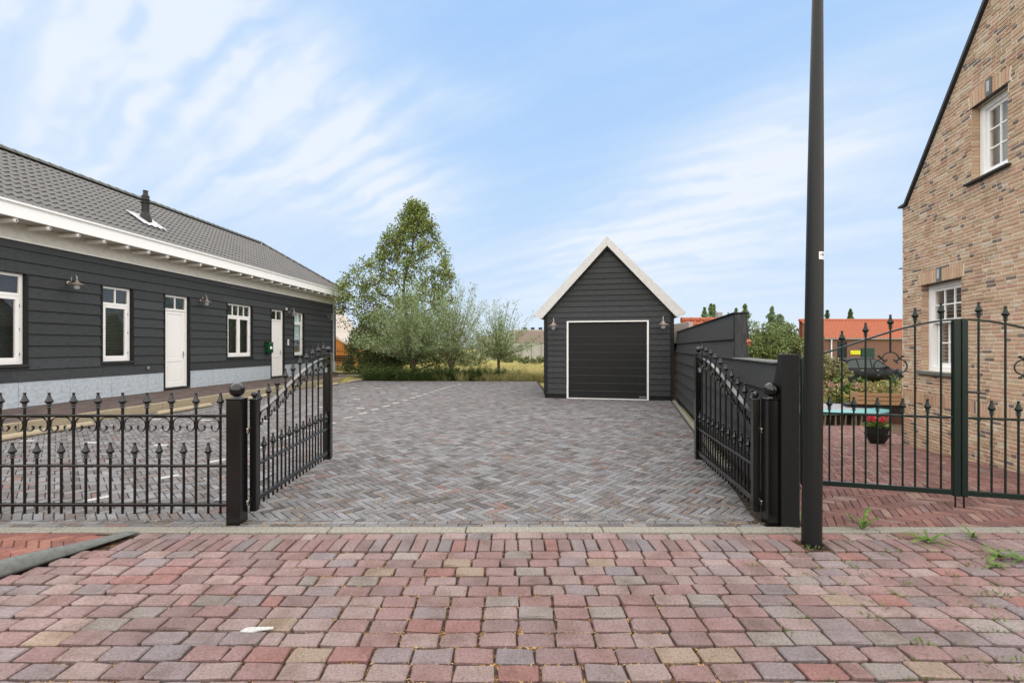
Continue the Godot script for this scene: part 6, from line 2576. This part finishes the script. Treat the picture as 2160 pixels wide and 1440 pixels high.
func build_far_buildings() -> void:
	# garden shed whose orange roof looks over the fence
	var s := thing("garden_shed", "small shed behind black fence showing an orange tiled roof", "shed", V(6.45, -0.6, 17.3))
	var m := MB.new()
	m.box(Vector3(0.0, 0, -2.0), Vector3(1.95, 2.35, 1.05))
	obj("wall", m, M.far_brick, s)
	var fas := MB.new()
	fas.cbox(Vector3(-0.18, 2.3, -2.1), Vector3(-0.02, 3.05, 1.15), 0.01)
	obj("verge_board", fas, M.pale_render, s)
	var dz := Vector3(0, -0.56, 0.83).normalized()
	var rf := MB.new()
	rf.slab(PackedVector2Array([Vector2(1.25, 2.32), Vector2(0.0, 3.13), Vector2(-2.2, 2.0), Vector2(-2.2, 1.9), Vector2(1.25, 2.22)]), -0.0, -1.98)
	var ro := obj("roof", rf, M.orange_tile, s)
	ro.transform = Transform3D(Basis(Vector3(0, 0, 1), Vector3(0, 1, 0), Vector3(-1, 0, 0)), Vector3(0, 0, 0))
	tiled_plane(s, "roof_tile", Vector3(0.0, 3.15, 0.0), Vector3(1, 0, 0), dz, 8, 5, 0.25, 0.30, M.orange_tile, true)
	for i in 6:
		var rm := MB.new()
		rm.t = Transform3D(Basis(Vector3(0, 0, 1), PI / 2), Vector3(i * 0.34 + 0.34, 3.17, 0))
		rm.lathe([Vector2(0.105, 0), Vector2(0.115, 0.31), Vector2(0.12, 0.35)], Vector3.ZERO, 12)
		obj("ridge_tile", rm, M.orange_tile, s)
	var vn := MB.new()
	vn.cbox(Vector3(1.46, 3.1, -0.4), Vector3(1.66, 3.5, -0.2), 0.01)
	obj("vent_box", vn, M.zinc, s)
	# long brick building with orange roof
	var b := thing("brick_outbuilding", "long brown brick building with orange tiled roof behind parked car", "building", V(22.7, -0.9, 33.0))
	var wl := MB.new()
	var L := 13.0
	wl.box(Vector3(0, 0, -2.6), Vector3(0.9, 3.1, 0))
	wl.box(Vector3(0.9, 0, -0.3), Vector3(1.62, 1.6, 0))
	wl.box(Vector3(0.9, 2.85, -0.3), Vector3(1.62, 3.1, 0))
	wl.box(Vector3(1.62, 0, -2.6), Vector3(L, 3.1, 0))
	wl.poly([Vector3(0.0, 3.1, 0.0), Vector3(0.0, 4.42, -2.6), Vector3(0.0, 3.1, -2.6)], Vector3.LEFT)
	obj("wall", wl, M.far_brick, b)
	var wn := MB.new()
	wn.cbox(Vector3(0.9, 1.6, -0.15), Vector3(1.62, 2.85, -0.08), 0.01)
	var w1 := obj("window", wn, M.dark_slate, b)
	for q in 3:
		var pn := MB.new()
		pn.box(Vector3(0.95, 1.66 + q * 0.4, -0.079), Vector3(1.57, 2.0 + q * 0.4, -0.07))
		obj("pane", pn, M.far_glass, w1)
	var dm := MB.new()
	dm.cbox(Vector3(2.62, 0, 0.001), Vector3(3.58, 2.38, 0.05), 0.01)
	obj("door", dm, M.door_green, b)
	var gt := MB.new()
	gt.cbox(Vector3(-0.1, 3.0, 0.02), Vector3(L, 3.13, 0.2), 0.03)
	obj("gutter", gt, M.zinc, b)
	var dp := MB.new()
	dp.tube([Vector3(0.42, 3.0, 0.1), Vector3(0.42, 0, 0.1)], 0.045, 8)
	obj("down_pipe", dp, M.white_pvc, b)
	var sl := Vector3(0, -1.45, 3.0).normalized()
	var dk := MB.new()
	dk.poly([Vector3(-0.1, 3.08, 0.2), Vector3(L, 3.08, 0.2), Vector3(L, 4.53, -2.8), Vector3(-0.1, 4.53, -2.8)], Vector3(0, 1, 1))
	dk.poly([Vector3(-0.1, 0.0, -2.8), Vector3(L, 0.0, -2.8), Vector3(L, 4.53, -2.8), Vector3(-0.1, 4.53, -2.8)], Vector3(0, 0, -1))
	var rr_ := obj("roof", dk, M.orange_tile, b)
	tiled_plane(rr_, "roof_tile", Vector3(-0.1, 4.54, -2.8), Vector3(1, 0, 0), sl, 52, 10, 0.25, 0.333, M.orange_tile, false)
	var rg := MB.new()
	rg.t = Transform3D(Basis(Vector3(0, 0, 1), -PI / 2), Vector3(-0.1, 4.56, -2.8))
	rg.lathe([Vector2(0.12, 0), Vector2(0.12, L)], Vector3.ZERO, 8)
	obj("ridge", rg, M.orange_tile, rr_)
	var sg := thing("yellow_sign", "yellow sign board on brown brick wall left of green door", "sign", V(24.53, 1.02, 32.97))
	var sm := MB.new()
	sm.cbox(Vector3(0, 0, 0), Vector3(0.72, 0.29, 0.02), 0.004)
	obj("board", sm, M.sign_yellow, sg)
	var pi := MB.new()
	pi.box(Vector3(0.05, 0.06, 0.0205), Vector3(0.14, 0.11, 0.022))
	pi.box(Vector3(0.05, 0.22, 0.0205), Vector3(0.11, 0.235, 0.022))
	for i in 3:
		pi.box(Vector3(0.22, 0.07 + i * 0.07, 0.0205), Vector3(0.60, 0.078 + i * 0.07, 0.022))
	obj("print", pi, M.ink, sg)
	# bins beside the car
	var bn := thing("wheelie_bin", "dark bin with blue lid behind the bonnet of the car", "bin", V(24.75, -0.87, 31.9))
	var b1 := MB.new()
	b1.slab(PackedVector2Array([Vector2(-0.42, 0), Vector2(0.42, 0), Vector2(0.5, 1.0), Vector2(-0.5, 1.0)]), -0.35, 0.35)
	obj("bin_body", b1, M.pot, bn)
	var b2 := MB.new()
	b2.cbox(Vector3(-0.56, 1.0, -0.4), Vector3(0.56, 1.12, 0.4), 0.03)
	obj("lid", b2, M.bin_blue, bn)
	# ochre gabled house at the left
	var oh := thing("ochre_house", "ochre brick house with sweeping gable and pale verge behind black house", "house", V(-15.6, -0.9, 38.0))
	var g := MB.new()
	var prof := [Vector2(-3.6, 0), Vector2(2.05, 0), Vector2(2.05, 2.55), Vector2(1.55, 2.80), Vector2(1.0, 3.12), Vector2(0.55, 3.62), Vector2(0.25, 4.15), Vector2(-0.15, 4.72), Vector2(-1.0, 5.9), Vector2(-2.2, 5.9), Vector2(-3.6, 3.6)]
	g.slab(PackedVector2Array(prof), -6.0, 0.0)
	obj("wall", g, M.ochre_brick, oh)
	var vg := MB.new()
	for i in range(2, 8):
		var a: Vector2 = prof[i]
		var e: Vector2 = prof[i + 1]
		var n := Vector2(e.y - a.y, -(e.x - a.x)).normalized() * 0.17
		vg.slab(PackedVector2Array([a, a + n, e + n, e]), -6.05, 0.12)
	obj("verge_board", vg, M.pale_render, oh)
	for i in 2:
		var dd := MB.new()
		dd.cbox(Vector3(0.0 + i * 0.36, 0.6, 0.001), Vector3(0.33 + i * 0.36, 2.0, 0.05), 0.01)
		obj("shutter", dd, M.lead_white, oh)
	# pale modern block behind it
	var pb := thing("pale_building", "pale flat roofed modern building behind the ochre gable", "building", V(-27.0, -0.9, 70.0))
	var p1 := MB.new()
	p1.cbox(Vector3(0, 0, -8), Vector3(9.2, 5.35, 0), 0.05)
	obj("wall", p1, M.pale_render, pb)
	for q in [[1.0, 2.2, 3.4, 4.9], [2.9, 4.1, 1.9, 4.6], [5.4, 6.8, 2.4, 4.6], [7.4, 8.6, 2.4, 4.6]]:
		var fr := MB.new()
		fr.cbox(Vector3(q[0], q[2], 0.001), Vector3(q[1], q[3], 0.08), 0.02)
		var wo := obj("window", fr, M.dark_slate, pb)
		var pn := MB.new()
		pn.box(Vector3(q[0] + 0.1, q[2] + 0.1, 0.081), Vector3(q[1] - 0.1, q[3] - 0.1, 0.09))
		obj("pane", pn, M.far_glass, wo)
	# grey barn across the field
	var bb := thing("field_barn", "long grey industrial barn across the field left of garage", "barn", V(-6.8, -0.9, 88.0))
	var q1 := MB.new()
	q1.slab(PackedVector2Array([Vector2(0, 0), Vector2(18, 0), Vector2(18, 5.85), Vector2(7.5, 5.85), Vector2(0, 4.3)]), -14, 0)
	obj("wall", q1, M.barn_grey, bb)
	var q2 := MB.new()
	q2.cbox(Vector3(7.5, 3.3, 0.001), Vector3(18, 5.6, 0.12), 0.02)
	obj("brown_cladding", q2, M.barn_brown, bb)
	for i in 9:
		var fm := MB.new()
		fm.cbox(Vector3(1.0 + i * 1.9, 0.0, 0.002), Vector3(1.12 + i * 1.9, 3.25, 0.1), 0.01)
		obj("wall_rib", fm, M.barn_brown, bb)
	var q3 := MB.new()
	q3.cbox(Vector3(-0.1, 5.86, -14), Vector3(18.1, 5.98, 0.2), 0.02)
	for i in 3:
		var vm := MB.new()
		vm.cbox(Vector3(9.0 + i * 1.5, 5.86, -1.5), Vector3(9.7 + i * 1.5, 6.3, -0.6), 0.03)
		obj("roof_vent", vm, M.pot, bb)
	# iron railing and bench past the end of the black house
	var ir := thing("terrace_railing", "low black iron railing past far end of black house", "railing", V(-10.95, 0.17, 26.8))
	for y in [0.28, 1.12]:
		var r_ := MB.new()
		r_.cbox(Vector3(0, y, -0.012), Vector3(1.45, y + 0.03, 0.012), 0.003)
		obj("rail", r_, M.black_iron, ir)
	for i in 11:
		var r_ := MB.new()
		r_.lathe([Vector2(0.011, 0.0), Vector2(0.011, 1.28), Vector2(0.022, 1.31), Vector2(0.0, 1.36)], Vector3(0.04 + i * 0.127, 0, 0), 5)
		obj("bar", r_, M.black_iron, ir)
	var pst := MB.new()
	pst.cbox(Vector3(1.45, 0, -0.035), Vector3(1.52, 1.32, 0.035), 0.004)
	obj("post", pst, M.black_iron, ir)
	var be := thing("garden_bench", "dark slatted garden bench behind the low iron railing", "bench", V(-10.7, 0.16, 27.5))
	for i in 4:
		var r_ := MB.new()
		r_.cbox(Vector3(-0.6, 0.5 + i * 0.1, -0.25), Vector3(0.75, 0.58 + i * 0.1, -0.22), 0.004)
		obj("back_slat", r_, M.bench_wood, be)
	for i in 3:
		var r_ := MB.new()
		r_.cbox(Vector3(-0.6, 0.42, -0.18 + i * 0.13), Vector3(0.75, 0.45, -0.07 + i * 0.13), 0.004)
		obj("seat_slat", r_, M.bench_wood, be)
	for x in [-0.5, 0.62]:
		for z in [-0.23, 0.17]:
			var r_ := MB.new()
			r_.cbox(Vector3(x - 0.03, 0, z - 0.03), Vector3(x + 0.03, 0.88 if z < 0 else 0.42, z + 0.03), 0.004)
			obj("leg", r_, M.bench_wood, be)


func build_car() -> void:
	var t := thing("parked_car", "dark grey sport utility car parked side on before brick building", "car", V(23.25, -0.83, 30.0))
	var hw := 0.92
	# lower body: stations along x [x, bottom, belt, half width]
	var st := [[-2.31, 0.45, 0.86, 0.72], [-2.24, 0.34, 0.98, 0.84], [-1.9, 0.30, 1.03, 0.91], [-1.0, 0.28, 1.02, 0.925], [0.4, 0.28, 0.99, 0.925], [1.15, 0.28, 1.0, 0.92], [1.8, 0.30, 0.93, 0.88], [2.2, 0.34, 0.82, 0.76], [2.31, 0.44, 0.66, 0.62]]
	var rings := []
	for s in st:
		var ring := []
		for p in [[-0.94, 0.0], [-1.0, 0.28], [-1.0, 0.62], [-0.94, 0.94], [-0.80, 1.0], [0.80, 1.0], [0.94, 0.94], [1.0, 0.62], [1.0, 0.28], [0.94, 0.0]]:
			ring.append(Vector3(s[0], lerpf(s[1], s[2], p[1]), -p[0] * s[3]))
		rings.append(ring)
	var b := MB.new()
	b.ring_strip(rings)
	b.poly(rings[0], Vector3.LEFT)
	b.poly(rings[-1], Vector3.RIGHT)
	obj("body", b, M.car_paint, t)
	# cabin
	var cb := MB.new()
	var cab := [[-2.12, 1.0, -1.72, 1.52], [-1.30, 1.0, -1.15, 1.66], [0.2, 0.98, 0.05, 1.66], [1.12, 0.98, 0.42, 1.56]]
	var cr := []
	for s in cab:
		cr.append([Vector3(s[0], s[1], 0.84), Vector3(s[2], s[3], 0.66), Vector3(s[2], s[3] + 0.03, 0.5), Vector3(s[2], s[3] + 0.03, -0.5), Vector3(s[2], s[3], -0.66), Vector3(s[0], s[1], -0.84)])
	cb.ring_strip(cr, false)
	cb.poly(cr[0], Vector3.LEFT)
	cb.poly(cr[-1], Vector3.RIGHT)
	obj("cabin", cb, M.car_paint, t)
	for q in [[[-1.80, 1.05], [-1.58, 1.46], [-1.12, 1.585], [-1.02, 1.05]], [[-0.96, 1.05], [-1.03, 1.59], [-0.22, 1.60], [-0.20, 1.05]], [[-0.13, 1.05], [-0.15, 1.60], [0.16, 1.58], [0.86, 1.08]]]:
		var g := MB.new()
		var pts := []
		for p in q:
			var f: float = (p[1] - 1.0) / 0.62
			pts.append(Vector3(p[0], p[1], lerpf(0.862, 0.70, f)))
		g.poly(pts, Vector3(0, 0, 1))
		obj("side_window", g, M.car_glass, t)
	var ws := MB.new()
	ws.poly([Vector3(1.07, 1.04, 0.74), Vector3(0.45, 1.55, 0.60), Vector3(0.45, 1.55, -0.60), Vector3(1.07, 1.04, -0.74)], Vector3(1, 1, 0))
	obj("windscreen", ws, M.car_glass, t)
	for x in [-1.36, 1.36]:
		for z in [0.80, -0.80]:
			var wm := MB.new()
			wm.t = Transform3D(Basis(Vector3.RIGHT, PI / 2), Vector3(x, 0.35, z - 0.11))
			wm.lathe([Vector2(0.22, 0.0), Vector2(0.33, 0.0), Vector2(0.355, 0.04), Vector2(0.355, 0.19), Vector2(0.33, 0.23), Vector2(0.22, 0.23)], Vector3.ZERO, 20)
			var wo := obj("wheel", wm, M.rubber, t)
			var rm := MB.new()
			rm.t = Transform3D(Basis(Vector3.RIGHT, PI / 2), Vector3(x, 0.35, z - 0.10))
			rm.lathe([Vector2(0.0, 0.0), Vector2(0.22, 0.0), Vector2(0.225, 0.20), Vector2(0.19, 0.17), Vector2(0.06, 0.18), Vector2(0.0, 0.19)], Vector3.ZERO, 14)
			obj("rim", rm, M.zinc, wo)
		var am := MB.new()
		var pts := []
		for i in 11:
			var a := PI * i / 10.0
			pts.append(Vector3(x + cos(a) * 0.43, 0.36 + sin(a) * 0.43, 0.90))
		am.tube(pts, 0.05, 6)
		obj("wheel_arch", am, M.rubber, t)
	var tl := MB.new()
	tl.cbox(Vector3(-2.30, 0.88, 0.45), Vector3(-1.93, 1.0, 0.905), 0.03)
	obj("tail_light", tl, M.red_lens, t)
	var hl := MB.new()
	hl.cbox(Vector3(1.95, 0.74, 0.5), Vector3(2.24, 0.84, 0.80), 0.03)
	obj("headlight", hl, M.lead_white, t)
	var mr := MB.new()
	mr.cbox(Vector3(0.62, 1.02, 0.90), Vector3(0.80, 1.17, 1.06), 0.03)
	obj("wing_mirror", mr, M.car_paint, t)
	for x in [-0.95, 0.0]:
		var hn := MB.new()
		hn.cbox(Vector3(x, 0.88, 0.915), Vector3(x + 0.2, 0.915, 0.945), 0.008)
		obj("door_handle", hn, M.zinc, t)
	var sp := MB.new()
	sp.cbox(Vector3(-1.98, 1.55, -0.55), Vector3(-1.62, 1.6, 0.55), 0.015)
	obj("roof_spoiler", sp, M.pot, t)


func build_signs() -> void:
	var t := thing("small_sign", "small pale sign on a post behind the fence end post", "sign", V(20.2, -0.8, 33.2))
	var m := MB.new()
	m.tube([Vector3(0, 0, 0), Vector3(0, 2.15, 0)], 0.03, 6)
	obj("post", m, M.zinc, t)
	var b := MB.new()
	b.cbox(Vector3(-0.16, 1.7, 0.03), Vector3(0.16, 2.25, 0.06), 0.01)
	obj("plate", b, M.lead_white, t)
	var w := thing("marker_stake", "leaning white stake left of the lamp post", "stake", V(21.0, -0.8, 33.2))
	var s := MB.new()
	s.tube([Vector3(-0.05, 0, 0), Vector3(0.1, 2.45, 0)], 0.04, 6)
	obj("shaft", s, M.lead_white, w)


# ------------------------------------------------------------------ scene
func _ready() -> void:
	var cam := Camera3D.new()
	cam.name = "camera"
	add_child(cam)
	cam.position = Vector3(0, 1.55, 0)
	cam.projection = Camera3D.PROJECTION_FRUSTUM
	cam.near = 0.1
	cam.far = 2000.0
	cam.size = 0.15  # 2 x 0.75 x near: a vertical field of about 74 degrees
	cam.frustum_offset = Vector2(0, 0.00125)  # horizon a little below the middle
	cam.current = true

	var env := Environment.new()
	env.background_mode = Environment.BG_SKY
	var sky := Sky.new()
	sky.sky_material = make_sky()
	env.sky = sky
	env.tonemap_mode = Environment.TONE_MAPPER_LINEAR
	env.tonemap_exposure = 3.75
	env.background_energy_multiplier = 0.28
	env.sdfgi_enabled = true
	env.ssao_enabled = true
	env.ssil_enabled = true
	var we := WorldEnvironment.new()
	we.name = "world"
	we.environment = env
	add_child(we)

	var sun := DirectionalLight3D.new()
	sun.name = "sun"
	sun.light_color = Color(1.0, 0.935, 0.845)
	sun.light_energy = 0.5
	sun.light_angular_distance = 150.0
	sun.shadow_enabled = true
	add_child(sun)
	sun.look_at_from_position(Vector3(1.0, 12.0, 3.0), Vector3.ZERO, Vector3.UP)

	rng.seed = 20240611
	make_materials()
	build_ground()
	build_street()
	build_corner_walk()
	build_driveway()
	build_terrace()
	build_yard()
	build_timber_house()
	build_garage()
	build_black_fence()
	build_brick_house()
	build_far_buildings()
	build_fence_panel()
	build_driveway_gate()
	build_yard_gate()
	build_lamp_post()
	build_yard_things()
	build_car()
	build_signs()
	build_plants()
	build_small_green()
